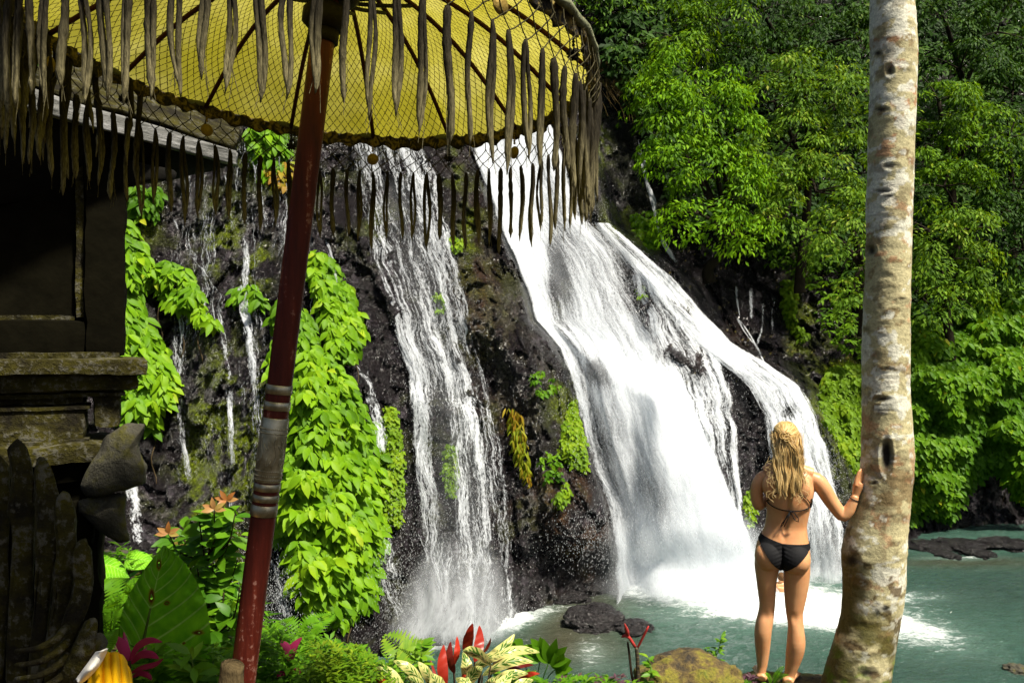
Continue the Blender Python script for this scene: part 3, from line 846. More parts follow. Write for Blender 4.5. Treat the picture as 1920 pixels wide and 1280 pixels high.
curtain('moss_column', 'hanging moss strip on the dark wall right of the drips', [([(1468, 525), (1490, 520), (1496, 560), (1490, 600), (1520, 630), (1500, 640), (1480, 610), (1466, 570)], 260)], M_mossl, 'moss', per=3, L=0.15, W=0.08, bulge=0.25, stems=0, rows=1)
curtain('moss_mound', 'big yellow green mossy mound bulging out left of the pale tree trunk', [([(1555, 690), (1590, 676), (1640, 690), (1650, 860), (1600, 880), (1575, 840), (1545, 790), (1532, 740)], 1500)], M_mossl, 'moss', per=3, L=0.16, W=0.10, bulge=0.9, stems=0, rows=1)
curtain('rock_plant', 'low plant at the foot of the rock just left of the blonde woman', [([(1398, 925), (1412, 915), (1420, 960), (1404, 985)], 40)], M_mossl, 'plant', per=4, L=0.13, W=0.07, bulge=0.2, stems=0, rows=1, group=grp)
curtain('rock_plant', 'yellow leaved bush seen through the net beside the upper streams', [([(470, 240), (520, 230), (540, 290), (530, 330), (490, 320), (475, 280)], 90)], M_vine, 'plant', per=4, L=0.26, W=0.12, bulge=0.4, stems=0, group=grp)
curtain('rock_plant', 'orange tinged leaves on the rock left of the pole behind the fringe', [([(500, 300), (545, 300), (540, 350), (505, 345)], 60)], M_dryfern, 'plant', per=4, L=0.18, W=0.09, bulge=0.3, stems=0, group=grp)
curtain('rock_plant', 'green leaves on the rock behind the fringe at the shrine roof tip', [([(245, 345), (300, 350), (295, 400), (250, 410)], 60)], M_vine2, 'plant', per=4, L=0.24, W=0.12, bulge=0.3, stems=0, group=grp)

# ------------------------------------------------------------------ jungle trees on the slope
M_bark = mat_simple('jungle_bark', (0.022, 0.017, 0.010), 0.9)
def green(name, a, b, c, d, tr=0.35):
    return mat_leaf(name, [(0.0, a), (0.4, b), (0.8, c), (1.0, d)], tr, 0.6, 0.12)
G_lime = green('lime_leaf', (0.04, 0.11, 0.002), (0.12, 0.28, 0.002), (0.22, 0.43, 0.003), (0.34, 0.50, 0.01))
G_mid = green('mid_leaf', (0.024, 0.07, 0.002), (0.085, 0.19, 0.003), (0.18, 0.35, 0.006), (0.36, 0.44, 0.02))
G_soft = green('soft_leaf', (0.028, 0.075, 0.004), (0.10, 0.21, 0.008), (0.22, 0.37, 0.02), (0.42, 0.46, 0.07))
G_dark = green('shaded_leaf', (0.006, 0.020, 0.002), (0.020, 0.060, 0.003), (0.055, 0.13, 0.005), (0.13, 0.20, 0.015), 0.25)  # shade of the upper slope and the gaps put into the leaf colour

def crown_tree(label, lobes, mat, trunk_px, cnt=1.0, L=0.165, W=0.066, pad=0.60, per=95, group='trees on the jungle slope'):
    """lobes: (px, py, radius_x_px, radius_y_px, depth)"""
    lob = [(P(a, b, d), rx / F * d, ry / F * d, d) for a, b, rx, ry, d in lobes]
    base = P(trunk_px[0], trunk_px[1], trunk_px[2])
    root = empty('jungle_tree', base)
    tag(root, label, 'tree', group)
    mb = MB()
    for c, rx, rz, d in lob:
        ry = (rx + rz) * 0.42
        npad = max(5, int(cnt * 2.3 * (rx * rz) / (pad * pad) * 1.5))
        u = rand_unit(npad * 2)
        u = u[(u[:, 1] < 0.45)][:npad]
        rad = 0.80 + 0.28 * rng.random(len(u))
        pc = c + u * np.array((rx, ry, rz)) * rad[:, None]
        for k in range(len(u)):
            n = int(per * (0.6 + 0.8 * rng.random()))
            R = pad * (0.55 + 0.7 * rng.random())
            th = rng.random(n) * 6.283; r = np.sqrt(rng.random(n))
            tiltv = nrm(u[k] * 0.55 + V3(0, 0, 0.9))
            ax = nrm(np.cross(tiltv, V3(0.3, 1, 0))); ay = np.cross(tiltv, ax)
            pos = pc[k] + (np.cos(th) * r * R)[:, None] * ax + (np.sin(th) * r * R * 0.9)[:, None] * ay + (-(r ** 2) * R * 0.45 + rng.normal(size=n) * 0.05 - (rng.random(n) < .3) * rng.random(n) * R * .5)[:, None] * tiltv
            rad_d = np.cos(th)[:, None] * ax + np.sin(th)[:, None] * ay
            D = nrm(rad_d * 0.8 + V3(0, 0, -0.55) + rng.normal(size=(n, 3)) * 0.35)
            Nn = nrm(tiltv + rng.normal(size=(n, 3)) * 0.35)
            s = 0.7 + 0.6 * rng.random(n)
            var = np.clip(rng.random() * 0.35 + 0.6 * rng.random(n) + (rng.random(n) > .985) * .3, 0, 1)
            add_leaves(mb, pos, D, Nn, L * s, W * s, rows=1, droop=0.25, fold=0.25, var=var)
    mb.build('crown', mat, root, smooth_=False)
    tb = MB()
    top = lob[0][0]
    mid = base * 0.5 + top * 0.5 + V3(0.3, 0.3, 0)
    tb.tube(catmull([base - V3(0, 0, 0.5), base, mid, top], 14), np.linspace(0.22, 0.07, 14), 8)
    for c, rx, rz, d in lob[1:]:
        tb.tube(catmull([mid, (mid + c) / 2 + V3(0, 0, 0.2), c], 8), np.linspace(0.10, 0.03, 8), 6)
    for c, rx, rz, d in lob:
        for k in range(3):
            u = rand_unit(1)[0]
            tb.tube(catmull([c, c + u * np.array((rx, rx * .6, rz)) * 0.5 + V3(0, 0, .1), c + u * np.array((rx, rx * .6, rz)) * 0.9], 6), np.linspace(0.035, 0.012, 6), 5)
    tb.build('trunk', M_bark, root)
    return root

crown_tree('dense lime green tree overhanging the snaking rill, brightest on the slope', [(1390, 420, 50, 40, 23.6), (1300, 150, 105, 62, 24.2), (1262, 220, 72, 60, 23.8), (1345, 215, 90, 65, 24.2), (1285, 290, 78, 62, 23.6), (1345, 330, 85, 65, 23.8), (1310, 400, 80, 50, 23.2), (1370, 260, 70, 60, 24.2), (1225, 180, 45, 40, 24)], G_lime, (1330, 500, 25), cnt=1.15)
crown_tree('mid green tree with yellowish tips between the lime tree and the pale trunk', [(1510, 150, 110, 60, 26), (1450, 190, 70, 60, 25.6), (1570, 190, 85, 70, 26), (1480, 270, 90, 62, 25.2), (1575, 290, 80, 60, 25.4), (1430, 340, 70, 55, 24.6), (1530, 360, 85, 55, 24.8), (1470, 410, 70, 40, 24.2)], G_soft, (1500, 520, 26))
crown_tree('pale tipped leafy boughs reaching behind the trunk at mid height', [(1590, 400, 60, 45, 23.6), (1555, 440, 50, 32, 23.3), (1610, 470, 50, 50, 23.3), (1600, 545, 40, 28, 23)], G_soft, (1620, 600, 24.6), L=0.15)
crown_tree('dark leafy tree above the end of the fringe, top middle', [(1130, 20, 90, 50, 27), (1230, 40, 100, 50, 27.5), (1330, 30, 100, 60, 28), (1180, 90, 80, 35, 26.5), (1270, 75, 60, 30, 26)], G_mid, (1220, 200, 28), L=0.17)
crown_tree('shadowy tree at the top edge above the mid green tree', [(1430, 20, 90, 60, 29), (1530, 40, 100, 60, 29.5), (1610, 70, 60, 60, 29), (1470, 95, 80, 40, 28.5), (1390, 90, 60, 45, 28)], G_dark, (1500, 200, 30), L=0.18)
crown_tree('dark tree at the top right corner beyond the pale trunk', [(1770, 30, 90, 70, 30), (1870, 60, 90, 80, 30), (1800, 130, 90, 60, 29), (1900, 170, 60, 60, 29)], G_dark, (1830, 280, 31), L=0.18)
crown_tree('layered green tree just right of the pale trunk, upper half', [(1760, 190, 70, 60, 27), (1740, 270, 60, 55, 26.6), (1810, 280, 75, 60, 27), (1770, 350, 80, 55, 26.2), (1850, 230, 50, 45, 27.4)], G_mid, (1790, 460, 27.5))
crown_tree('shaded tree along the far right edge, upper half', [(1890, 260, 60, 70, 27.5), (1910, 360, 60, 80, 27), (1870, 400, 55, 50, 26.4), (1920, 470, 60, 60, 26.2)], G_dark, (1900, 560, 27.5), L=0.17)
crown_tree('yellow green boughs in the middle right beside the trunk', [(1740, 430, 60, 45, 24.8), (1810, 430, 70, 50, 25), (1760, 500, 70, 45, 24.4), (1840, 500, 60, 40, 24.6), (1730, 560, 45, 40, 24), (1800, 560, 60, 30, 24)], G_soft, (1780, 650, 25.4))
# undergrowth filling the slope
def slope_depth(px, py): return Dsm(px, py) - 0.25
und = []
slope_poly = [(1085, -60), (2000, -60), (2000, 620), (1720, 620), (1530, 480), (1400, 450), (1260, 400), (1190, 200), (1130, 120)]
def undergrowth(label, poly, cnt, mat, L, vmin=0.0):
    return curtain('undergrowth', label, [(poly, cnt)], mat, cat=None, per=4, L=L, W=L * .42, bulge=0.9, stems=0, rows=1, jitter=0.9, depth_fn=slope_depth, kind='stuff', spread=1.2, down=.5, vmin=vmin)
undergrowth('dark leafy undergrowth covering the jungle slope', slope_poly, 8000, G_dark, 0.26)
undergrowth('sparse creeper leaves in the dark hollow above the ridge', [(1390, 440), (1620, 430), (1620, 680), (1560, 640), (1500, 520), (1400, 480)], 260, G_mid, 0.2)
curtain('vine_wall', 'great wall of bright lime leaves hanging over the pool right of the trunk', [([(1690, 610), (1740, 560), (1800, 530), (1850, 520), (1960, 500), (1960, 960), (1910, 930), (1870, 880), (1830, 900), (1780, 975), (1740, 960), (1690, 990)], 3800)], M_vine2, per=5, L=0.22, W=0.115, bulge=1.3, stems=12, rows=2, depth_fn=lambda a, b: Dsm(a, np.minimum(b, 760)) - .6)
# ------------------------------------------------------------------ foreground ground (bank)
def bank_z(x, y):
    z = np.interp(y, [-6, 0, 2.5, 5.0, 5.45, 6.2, 8.5, 12], [-1.7, -1.7, -1.78, -2.24, -2.5, -3.5, -6.3, -7.5])
    left = smooth(-0.6, -2.2, x)
    z = z - smooth(2.75, 3.6, x) * smooth(2.0, 4.5, y) * 1.2
    z = z * (1 - left) + left * np.interp(y, [-6, 0, 2.5, 5.0, 6.5, 8.0, 11, 13], [-1.6, -1.6, -1.55, -1.75, -2.2, -3.4, -6.3, -7.5])
    return z
x_ = np.arange(-9, 13, 0.09); y_ = np.arange(-6, 12, 0.09)
X, Y = np.meshgrid(x_, y_)
p3 = np.stack([X, Y, X * 0], -1)
Z = bank_z(X, Y) + (fbm(p3 * 1.3, 4, 400) - .5) * 0.28 + (fbm(p3 * 6, 3, 404) - .5) * 0.07
n, m = X.shape
i = (np.arange(n - 1)[:, None] * m + np.arange(m - 1)[None]).reshape(-1)
M_soil = mat_simple('bank_soil', (0.035, 0.026, 0.012), 0.85, 18, 0.7, 0.5)
o = make('ground', np.stack([X, Y, Z], -1).reshape(-1, 3), np.stack([i, i + 1, i + m + 1, i + m], -1), M_soil)
tag(o, 'earth bank above the pool', kind='structure')

# ------------------------------------------------------------------ shrine
M_stone = NT('mossy_stone')
t = M_stone
a = t.noise(t.obj(), 5, 6, 0.65); b = t.noise(t.obj(), 34, 5, 0.7); c2 = t.noise(t.map(t.obj(), (3, 3, 14)), 2.0, 4, 0.6)
base = t.mix(t.ramp(a, [(0.38, 0.0), (0.6, 1.0)]), (0.012, 0.010, 0.005), (0.052, 0.046, 0.005))
base = t.mix(t.math('MULTIPLY', t.ramp(t.math('MULTIPLY', b, t.math('ADD', a, 0.5)), [(0.52, 0.0), (0.62, 1.0)]), 0.8), base, (0.10, 0.096, 0.075))
base = t.mix(t.ramp(c2, [(0.5, 0.0), (0.7, 0.8)]), base, (0.012, 0.010, 0.006))
p = t.n('BsdfPrincipled', {'Base Color': base, 'Roughness': 0.85, 'Specular IOR Level': 0.12, 'Normal': t.bump(t.math('ADD', b, t.math('MULTIPLY', a, 2.0)), 0.9, 0.02)})
M_stone = t.done(p.outputs[0])
t = NT('grey_stone')
a = t.noise(t.obj(), 6, 6, 0.65); b = t.noise(t.obj(), 40, 5, 0.7)
base = t.ramp(a, [(0.3, (0.025, 0.024, 0.018)), (0.5, (0.07, 0.066, 0.048)), (0.62, (0.08, 0.075, 0.012)), (0.72, (0.15, 0.14, 0.11))])
base = t.mix(t.ramp(b, [(0.55, 0.0), (0.7, 0.7)]), base, (0.03, 0.028, 0.02))
p = t.n('BsdfPrincipled', {'Base Color': base, 'Roughness': 0.85, 'Specular IOR Level': 0.12, 'Normal': t.bump(t.math('ADD', b, a), 0.8, 0.012)})
M_stone2 = t.done(p.outputs[0])
t = NT('weathered_roof')
a = t.noise(t.map(t.obj(), (1, 1, 7)), 6, 6, 0.65); b = t.noise(t.obj(), 40, 5, 0.7)
base = t.ramp(a, [(0.35, (0.03, 0.032, 0.026)), (0.55, (0.16, 0.16, 0.15)), (0.7, (0.30, 0.30, 0.30))])
p = t.n('BsdfPrincipled', {'Base Color': base, 'Roughness': 0.8, 'Normal': t.bump(t.math('ADD', b, a), 0.7, 0.012)})
M_roof = t.done(p.outputs[0])
M_black = mat_simple('shaded_stone', (0.006, 0.0055, 0.004), 0.9, 20, 0.6, 0.5)  # near-black: shade of soffit, beam and statue body put into the colour

TA = math.radians(-26)                      # the shrine front faces the viewpoint
Tt = V3(math.cos(-TA), math.sin(-TA), 0)    # along the front, to the right
Tn = V3(math.sin(-TA), -math.cos(-TA), 0)   # out of the front
TO = P(235, 640, 3.6)
def tp(px, py, b=0.0):
    """local (a, c) of the shrine front plane offset b under a picture direction"""
    o_ = TO + Tn * b
    r = P(px, py, 1.0)
    k = (o_ @ Tn) / (r @ Tn)
    w = r * k
    return (w - TO) @ Tt, w[2] - TO[2]
def tw(a, b, c): return TO + Tt * a + Tn * b + V3(0, 0, c)

def rough_box(mb, a0, a1, b0, b1, c0, c1, cell=0.035, amp=0.008, seed=0, wf=tw):
    """worn stone block in shrine coordinates"""
    bm = bmesh.new()
    bmesh.ops.create_cube(bm, size=1.0)
    na, nb, nc = [max(1, min(60, int(round((h - l) / cell)))) for l, h in ((a0, a1), (b0, b1), (c0, c1))]
    bmesh.ops.bevel(bm, geom=bm.edges[:], offset=0.0001, segments=1)
    bm.free()
    V = []; Q = []; n0 = 0
    def grid(fn, nu, nv, flip):
        nonlocal n0
        u = np.linspace(0, 1, nu + 1); v = np.linspace(0, 1, nv + 1)
        U, W = np.meshgrid(u, v)
        V.append(fn(U.ravel(), W.ravel()))
        i = (np.arange(nv)[:, None] * (nu + 1) + np.arange(nu)[None]).reshape(-1)
        q = np.stack([i, i + 1, i + nu + 2, i + nu + 1], -1)
        Q.append((q[:, ::-1] if flip else q) + n0); n0 += len(V[-1])
    o1 = lambda x: np.ones_like(x)
    grid(lambda u, v: np.stack([u, 0 * u, v], -1), na, nc, True)
    grid(lambda u, v: np.stack([u, o1(u), v], -1), na, nc, False)
    grid(lambda u, v: np.stack([u, v, 0 * u], -1), na, nb, False)
    grid(lambda u, v: np.stack([u, v, o1(u)], -1), na, nb, True)
    grid(lambda u, v: np.stack([0 * u, u, v], -1), nb, nc, True)
    grid(lambda u, v: np.stack([o1(u), u, v], -1), nb, nc, False)
    L = np.concatenate(V)
    lo = np.array((a0, b0, c0)); hi = np.array((a1, b1, c1)); sz = hi - lo
    q = lo + L * sz
    # rounded worn edges: pull towards the inner box
    r = min(0.02, sz.min() * 0.3)
    inner = np.clip(q, lo + r, hi - r)
    dq = q - inner
    ln = np.linalg.norm(dq, axis=1, keepdims=True)
    q = inner + dq / np.maximum(ln, 1e-9) * np.minimum(ln, r)
    w = np.array([wf(*x) for x in q])
    dv = np.stack([fbm(w * 9 + 5 * k, 3, 500 + k + seed) - .5 for k in range(3)], -1) * amp * 3 + np.stack([fbm(w * 35 + 5 * k, 2, 520 + k + seed) - .5 for k in range(3)], -1) * amp * 1.2
    w = w + dv
    mb.add(w, Q)

M_wallst = mat_simple('shaded_wall_stone', (0.0045, 0.004, 0.002), 0.95, 14, 0.8, 0.6, spec=0.03)  # roof shade over the shrine front painted in as near-black stone
shr = empty('shrine', tw(-0.8, -0.5, -1.2))
tag(shr, 'dark moss stained stone shrine with overhanging roof at the left edge', 'shrine')
def part(name, mat, blocks, parent=shr, **k):
    mb = MB()
    for q in blocks: rough_box(mb, *q, **k)
    return mb.build(name, mat, parent)
a235, _ = tp(235, 640)
AL = -3.2
cz = lambda py, b=0.0: tp(235, py, b)[1]
part('wall', M_wallst, [(AL, a235 - 0.16, -0.9, -0.09, cz(668), cz(250)), (a235 - 0.165, a235, -0.25, 0.0, cz(668), cz(250)), (AL, a235 - 0.16, -0.095, -0.01, cz(668), cz(602))], cell=0.05)
part('ledge', M_stone, [(AL, a235 + 0.09, -0.3, 0.12, cz(703, .1), cz(672, .1)), (AL, a235 + 0.05, -0.3, 0.07, cz(732, .05), cz(700, .05))])
part('moulding', M_stone, [(AL, a235 - 0.16, -0.4, 0.0, cz(757), cz(729)), (AL, a235 - .16, -.4, 0.03, cz(822), cz(757)), (a235 - 0.13, a235 - .02, -.3, 0.02, cz(800), cz(731)), (AL, a235 - .05, -.4, 0.10, cz(860), cz(824))])
part('plinth', M_wallst, [(AL, a235 - 0.10, -0.9, 0.0, cz(1400), cz(850)), (AL, a235 - 0.16, -.3, 0.05, cz(900), cz(858)), (AL, a235 - .12, -.3, 0.07, cz(1010), cz(930))], cell=0.05, amp=0.014)

def slab_px(mb, outline, d0, thick, seed=0, amp=0.012, nsub=4, dfun=None, bulge=0.0, bow=None):
    """a stone shape: picture outline at distance d0, real thickness going back; densified and worn"""
    o_ = np.array(outline, float)
    # densify
    pts = []
    for i in range(len(o_)):
        a, b = o_[i], o_[(i + 1) % len(o_)]
        for k in range(nsub): pts.append(a + (b - a) * k / nsub)
    pts = np.array(pts)
    pts = (np.roll(pts, 1, 0) + 2 * pts + np.roll(pts, -1, 0)) / 4
    c = pts.mean(0)
    N = len(pts)
    rings = []
    D = (lambda x, y: d0 + 0 * x) if dfun is None else dfun
    for s_, dd in ((0.02, 0.0), (0.35, 0.0), (0.65, 0.0), (0.88, 0.004), (0.97, 0.012), (1.0, 0.035), (1.0, 0.5 * thick), (1.0, thick - 0.03), (0.96, thick), (0.5, thick), (0.02, thick)):
        q = c + (pts - c) * s_
        d = D(q[:, 0], q[:, 1])
        w = world(q[:, 0], q[:, 1], d)
        back = nrm(world(c[0], c[1], 1.0))
        w = w + back * (dd - bulge * (1 - s_ * s_) * (dd < thick * .5))
        rings.append(w)
    rings = np.array(rings)
    sh = rings.shape
    w = rings.reshape(-1, 3)
    w = w + np.stack([fbm(w * 11 + 3 * k, 3, 600 + seed + k) - .5 for k in range(3)], -1) * amp * 3
    mb.loft(w.reshape(sh))

for nm, lb, out_, d_, th_, mt, bl in [
    ('carved_wing', 'curled stone wing with a flared tip', [(150, 915), (160, 880), (185, 848), (200, 812), (235, 793), (276, 796), (270, 812), (262, 835), (268, 862), (277, 880), (272, 905), (245, 914), (200, 922), (165, 932)], 3.35, 0.22, M_stone2, .03),
    ('carved_wing', 'lower stone wing with a rounded cut below', [(146, 938), (190, 926), (240, 924), (234, 960), (236, 995), (243, 1016), (225, 1018), (196, 1004), (172, 978), (158, 958), (148, 955)], 3.4, 0.14, M_stone2, .02)]:
    mb = MB(); slab_px(mb, out_, d_, th_, bulge=bl, seed=int(d_ * 10))
    q_ = mb.build(nm, mt, shr); q_['label'] = lb

part('panel_frame', M_stone, [(a235 - 0.20, a235 - .165, -.10, -0.045, cz(598), cz(300)), (AL, a235 - .20, -.10, -0.06, cz(602), cz(592)), (AL, a235 - .02, -.2, .012, cz(671), cz(660)), (AL, a235 - .0, -.2, .035, cz(742), cz(733)), (AL, a235 - .14, -.2, .04, cz(764), cz(757)), (AL, a235 - .14, -.2, .045, cz(828), cz(818))], cell=.03, amp=.005)
# roof: eave slab with a sloping top and a deep dark soffit
def hull(name, mat, front, back, parent=shr, amp=0.01, nsub=10):
    """ring of (px,py,d) points front to back, closed sheet between two polylines sets"""
    fr = np.array([P(*q) for q in front]); bk = np.array([P(*q) for q in back])
    rings = []
    for k in range(9):
        r = fr + (bk - fr) * k / 8
        dense = []
        for i in range(len(r)):
            a, b = r[i], r[(i + 1) % len(r)]
            for j in range(nsub): dense.append(a + (b - a) * j / nsub)
        rings.append(dense)
    rings = np.array(rings); sh = rings.shape
    w = rings.reshape(-1, 3)
    w = w + np.stack([fbm(w * 8 + 3 * k, 4, 700 + k) - .5 for k in range(3)], -1) * amp * 3
    mb = MB(); mb.loft(w.reshape(sh))
    return mb.build(name, mat, parent)
# eave board runs from upper left (near) to the tip at right (far)
hull('eave', M_roof, [(-260, 70, 2.75), (-260, 118, 2.75), (-260, 135, 2.95), (-260, 85, 2.95)], [(441, 283, 3.9), (441, 309, 3.9), (445, 312, 4.1), (445, 287, 4.1)])
hull('roof', M_stone, [(-260, 66, 2.8), (-260, -60, 3.4), (-260, -40, 3.6), (-260, 95, 3.0)], [(436, 276, 3.95), (452, 236, 4.3), (455, 250, 4.5), (438, 292, 4.1)], amp=0.025)
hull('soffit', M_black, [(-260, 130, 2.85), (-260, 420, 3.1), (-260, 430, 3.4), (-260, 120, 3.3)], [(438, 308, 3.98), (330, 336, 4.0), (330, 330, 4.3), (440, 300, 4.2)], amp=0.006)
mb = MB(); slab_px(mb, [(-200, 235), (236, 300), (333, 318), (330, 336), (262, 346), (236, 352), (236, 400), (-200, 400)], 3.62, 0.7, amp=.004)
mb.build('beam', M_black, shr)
hull('roof_ornament', M_stone2, [(-160, -60, 3.4), (-160, 40, 3.3), (-160, 50, 3.6), (-160, -60, 3.7)], [(70, -40, 3.3), (84, 32, 3.25), (80, 40, 3.5), (70, -40, 3.6)], amp=0.03)

# pale green plant on the roof edge
M_roofleaf = mat_leaf('roof_plant_leaf', [(0.0, (0.10, 0.30, 0.02)), (1.0, (0.24, 0.50, 0.05))], 0.5, 0.35)
rp = empty('roof_plant', P(20, 130, 3.05))
tag(rp, 'pale green fleshy leaved plant growing on the shrine roof at top left', 'plant')
for k, (a_, b_, L_, W_) in enumerate([((18, 112), (48, 30), .21, .10), ((40, 105), (5, 32), .20, .05), ((30, 120), (75, 118), .10, .05), ((22, 125), (60, 155), .09, .04), ((10, 110), (40, 45), .16, .06), ((45, 110), (52, 62), .14, .09)]):
    mb = MB(); A = P(*a_, 3.0); B = P(*b_, 2.95)
    add_leaves(mb, A[None], (B - A)[None], nrm(V3(0.3, -1, 0.3))[None], np.linalg.norm(B - A), W_, rows=7, droop=0.08, fold=0.12, var=np.array([0.3 + 0.1 * k]))
    mb.build('leaf', M_roofleaf, rp)

# ------------------------------------------------------------------ carved stone plumes in front of the shrine
pl = empty('stone_statue', P(90, 1280, 2.6))
tag(pl, 'carved stone guardian with mossy upright plumes, dark, at the lower left corner', 'statue')
blades = [
    ([(-60, 850), (-30, 835), (0, 850), (16, 880), (20, 960), (8, 1300), (-80, 1300)], 2.75),
    ([(14, 835), (30, 822), (45, 832), (58, 862), (66, 905), (66, 1000), (55, 1300), (10, 1300), (22, 1000), (20, 900)], 2.62),
    ([(64, 870), (74, 853), (88, 855), (100, 880), (110, 930), (112, 1000), (100, 1100), (70, 1300), (50, 1300), (64, 1100), (68, 960)], 2.5),
    ([(106, 930), (118, 914), (130, 920), (140, 945), (144, 980), (143, 1040), (132, 1120), (105, 1220), (70, 1300), (66, 1290), (95, 1150), (104, 1040)], 2.4),
    ([(138, 1030), (150, 1010), (164, 1006), (171, 1025), (173, 1080), (168, 1130), (150, 1190), (110, 1262), (80, 1290), (88, 1240), (118, 1180), (132, 1100)], 2.3),
    ([(150, 1185), (162, 1165), (178, 1160), (184, 1178), (181, 1215), (170, 1240), (148, 1275), (100, 1300), (110, 1260), (132, 1225)], 2.2)]
for k, (ol, d_) in enumerate(blades):
    mb = MB(); slab_px(mb, ol, d_, 0.16, seed=20 + k, bulge=0.0, amp=.011)
    mb.build('plume', M_stone, pl)
mb = MB(); slab_px(mb, [(-300, 880), (20, 900), (60, 1000), (90, 1100), (120, 1190), (110, 1330), (-300, 1330)], 2.8, 0.5, seed=31, amp=.03)
mb.build('body', M_black, pl)
mb = MB()
for k in range(4):
    s_ = 1175 + k * 26
    mb.tube(catmull([P(30, s_ + 45, 2.2), P(70, s_ + 40, 2.17), P(105, s_ + 22, 2.19), P(125, s_ + 2, 2.24)], 14), np.linspace(0.006, 0.014, 14), 7)
mb.build('carved_scroll', M_stone, pl)

# folded cloths at the corner
def cloth(name, label, outline_fn, mat, cat, nu=50, nv=30):
    U, W = np.meshgrid(np.linspace(0, 1, nu), np.linspace(0, 1, nv))
    w = outline_fn(U, W)
    i = (np.arange(nv - 1)[:, None] * nu + np.arange(nu - 1)[None]).reshape(-1)
    o = make(name, w.reshape(-1, 3), np.stack([i, i + 1, i + nu + 1, i + nu], -1), mat, origin=w.reshape(-1, 3).mean(0))
    md = o.modifiers.new('thick', 'SOLIDIFY'); md.thickness = 0.004
    tag(o, label, cat); return o
M_yel = mat_simple('yellow_cloth', (0.85, 0.46, 0.004), 0.75, 300, 0.15, 0.06)
def fy(U, W):
    # draped mound: top ridge then falling towards the viewer
    px = 175 + 70 * U + (W * -30) * (1 - U); py = 1228 + 8 * (U - .35) ** 2 * 40 * (U > .35) + W * 130 - 0 * U
    px = np.where(W < 1, px, px)
    py = 1223 + np.where(U > .62, ((U - .62) / .38) ** 2 * 40, 0) + np.where(U < .2, (.2 - U) * 60, 0) + W * 150
    d = 2.35 - 0.28 * np.sin(W * 1.57) + 0.018 * np.sin(U * 17 + W * 5) * (.3 + W) + 0.012 * np.sin(U * 31 - W * 7) + 0.05 * np.abs(U - .5)
    return world(px + 14 * W * (U - .1), py, d)
cloth('yellow_cloth', 'bright yellow cloth draped at the foot of the stone statue', fy, M_yel, 'cloth')
M_white = mat_simple('white_cloth', (0.75, 0.72, 0.65), 0.8, 200, 0.2, 0.08)
def fw(U, W):
    px = 182 + (144 - 182) * W + U * (4 + 14 * (1 - W) ** .5 + 26 * W * (1 - W)); py = 1222 + 52 * W - U * 8 + 14 * U * W
    return world(px, py, 2.18 - 0.05 * np.sin(U * 3.1) + 0.02 * np.sin(W * 8) - .03 * W)
wc = cloth('white_cloth', 'white lace edged cloth lying over the yellow cloth', fw, M_white, 'cloth')
mb = MB()
for k in range(16):
    s_ = k / 15
    a_ = fw(np.array([.93]), np.array([s_]))[0]
    mb.tube([a_ + V3(-0.002, -.004, 0), a_ + V3(-.012, -.006, .008), a_ + V3(-.004, -.005, .012)], 0.0011, 5)
mb.tube(fw(np.full(30, .97), np.linspace(0, 1, 30)) + V3(0, -.004, 0), 0.0014, 5)
M_dk = mat_simple('dark_thread', (0.03, 0.03, 0.03), 0.8)
mb.build('lace_edge', M_dk, wc) if False else None
o = mb.build('lace_edge', M_dk); o.parent = wc; o.location = -wc.location
mb = MB(); mb.ell(P(182, 1208, 2.4), (.028, .03, .035), 14, 10)
w_ = np.concatenate(mb.v); w_ += np.stack([fbm(w_ * 30 + k, 3, 5 + k) - .5 for k in range(3)], -1) * .02; mb.v = [w_]
tag(mb.build('stone', M_stone2, origin=P(182, 1208, 2.4)), 'small rounded grey stone beside the statue, above the white cloth', 'stone')

# ------------------------------------------------------------------ ceremonial umbrella
UC = V3(-0.535, 2.2, 0.80); UR = 0.76
um = empty('parasol', P(455, 1300, 2.2))
tag(um, 'yellow fringed ceremonial parasol on a leaning red pole', 'parasol')
M_pole = NT('red_pole'); t = M_pole
a = t.noise(t.map(t.obj(), (8, 8, 1.0)), 5, 5, 0.65); b = t.noise(t.obj(), 60, 4, 0.7)
base = t.ramp(a, [(0.3, (0.035, 0.005, 0.003)), (0.55, (0.075, 0.010, 0.005)), (0.72, (0.13, 0.024, 0.012))])
base = t.mix(t.ramp(t.math('MULTIPLY', b, a), [(0.33, 0.0), (0.40, 0.7)]), base, (0.32, 0.16, 0.12))
p = t.n('BsdfPrincipled', {'Base Color': base, 'Roughness': 0.5, 'Specular IOR Level': 0.2, 'Normal': t.bump(b, 0.25, 0.004)})
M_pole = t.done(p.outputs[0])
PB = P(452, 1300, 2.2); PT = P(607, 60, 2.2)
pd = nrm(PT - PB)
PB2 = PB - pd * 0.9
def pole_at(py):
    k = (py - 1300) / (60 - 1300.0)
    return PB + (PT - PB) * k
mb = MB(); mb.tube([PB2, PB, pole_at(900), pole_at(500), PT, PT + pd * 0.42], [0.0345, 0.0345, 0.034, 0.0335, 0.033, 0.031], 28)
mb.build('pole', M_pole, um)
M_silver = NT('beaten_silver'); t = M_silver
a = t.noise(t.obj(), 25, 5, 0.6)
p = t.n('BsdfPrincipled', {'Base Color': t.ramp(a, [(0.3, (0.16, 0.14, 0.08)), (0.7, (0.48, 0.45, 0.34))]), 'Metallic': 0.85, 'Roughness': 0.42, 'Normal': t.bump(a, 0.2, 0.004)})
M_silver = t.done(p.outputs[0])
def band(y0, y1, r=0.0362, name='silver_band'):
    mb = MB(); mb.tube([pole_at(y0), pole_at(y0) + (pole_at(y1) - pole_at(y0)) * .02, pole_at(y1) - (pole_at(y1) - pole_at(y0)) * .02, pole_at(y1)], [r - .0015, r, r, r - .0015], 28)
    return mb.build(name, M_silver, um)
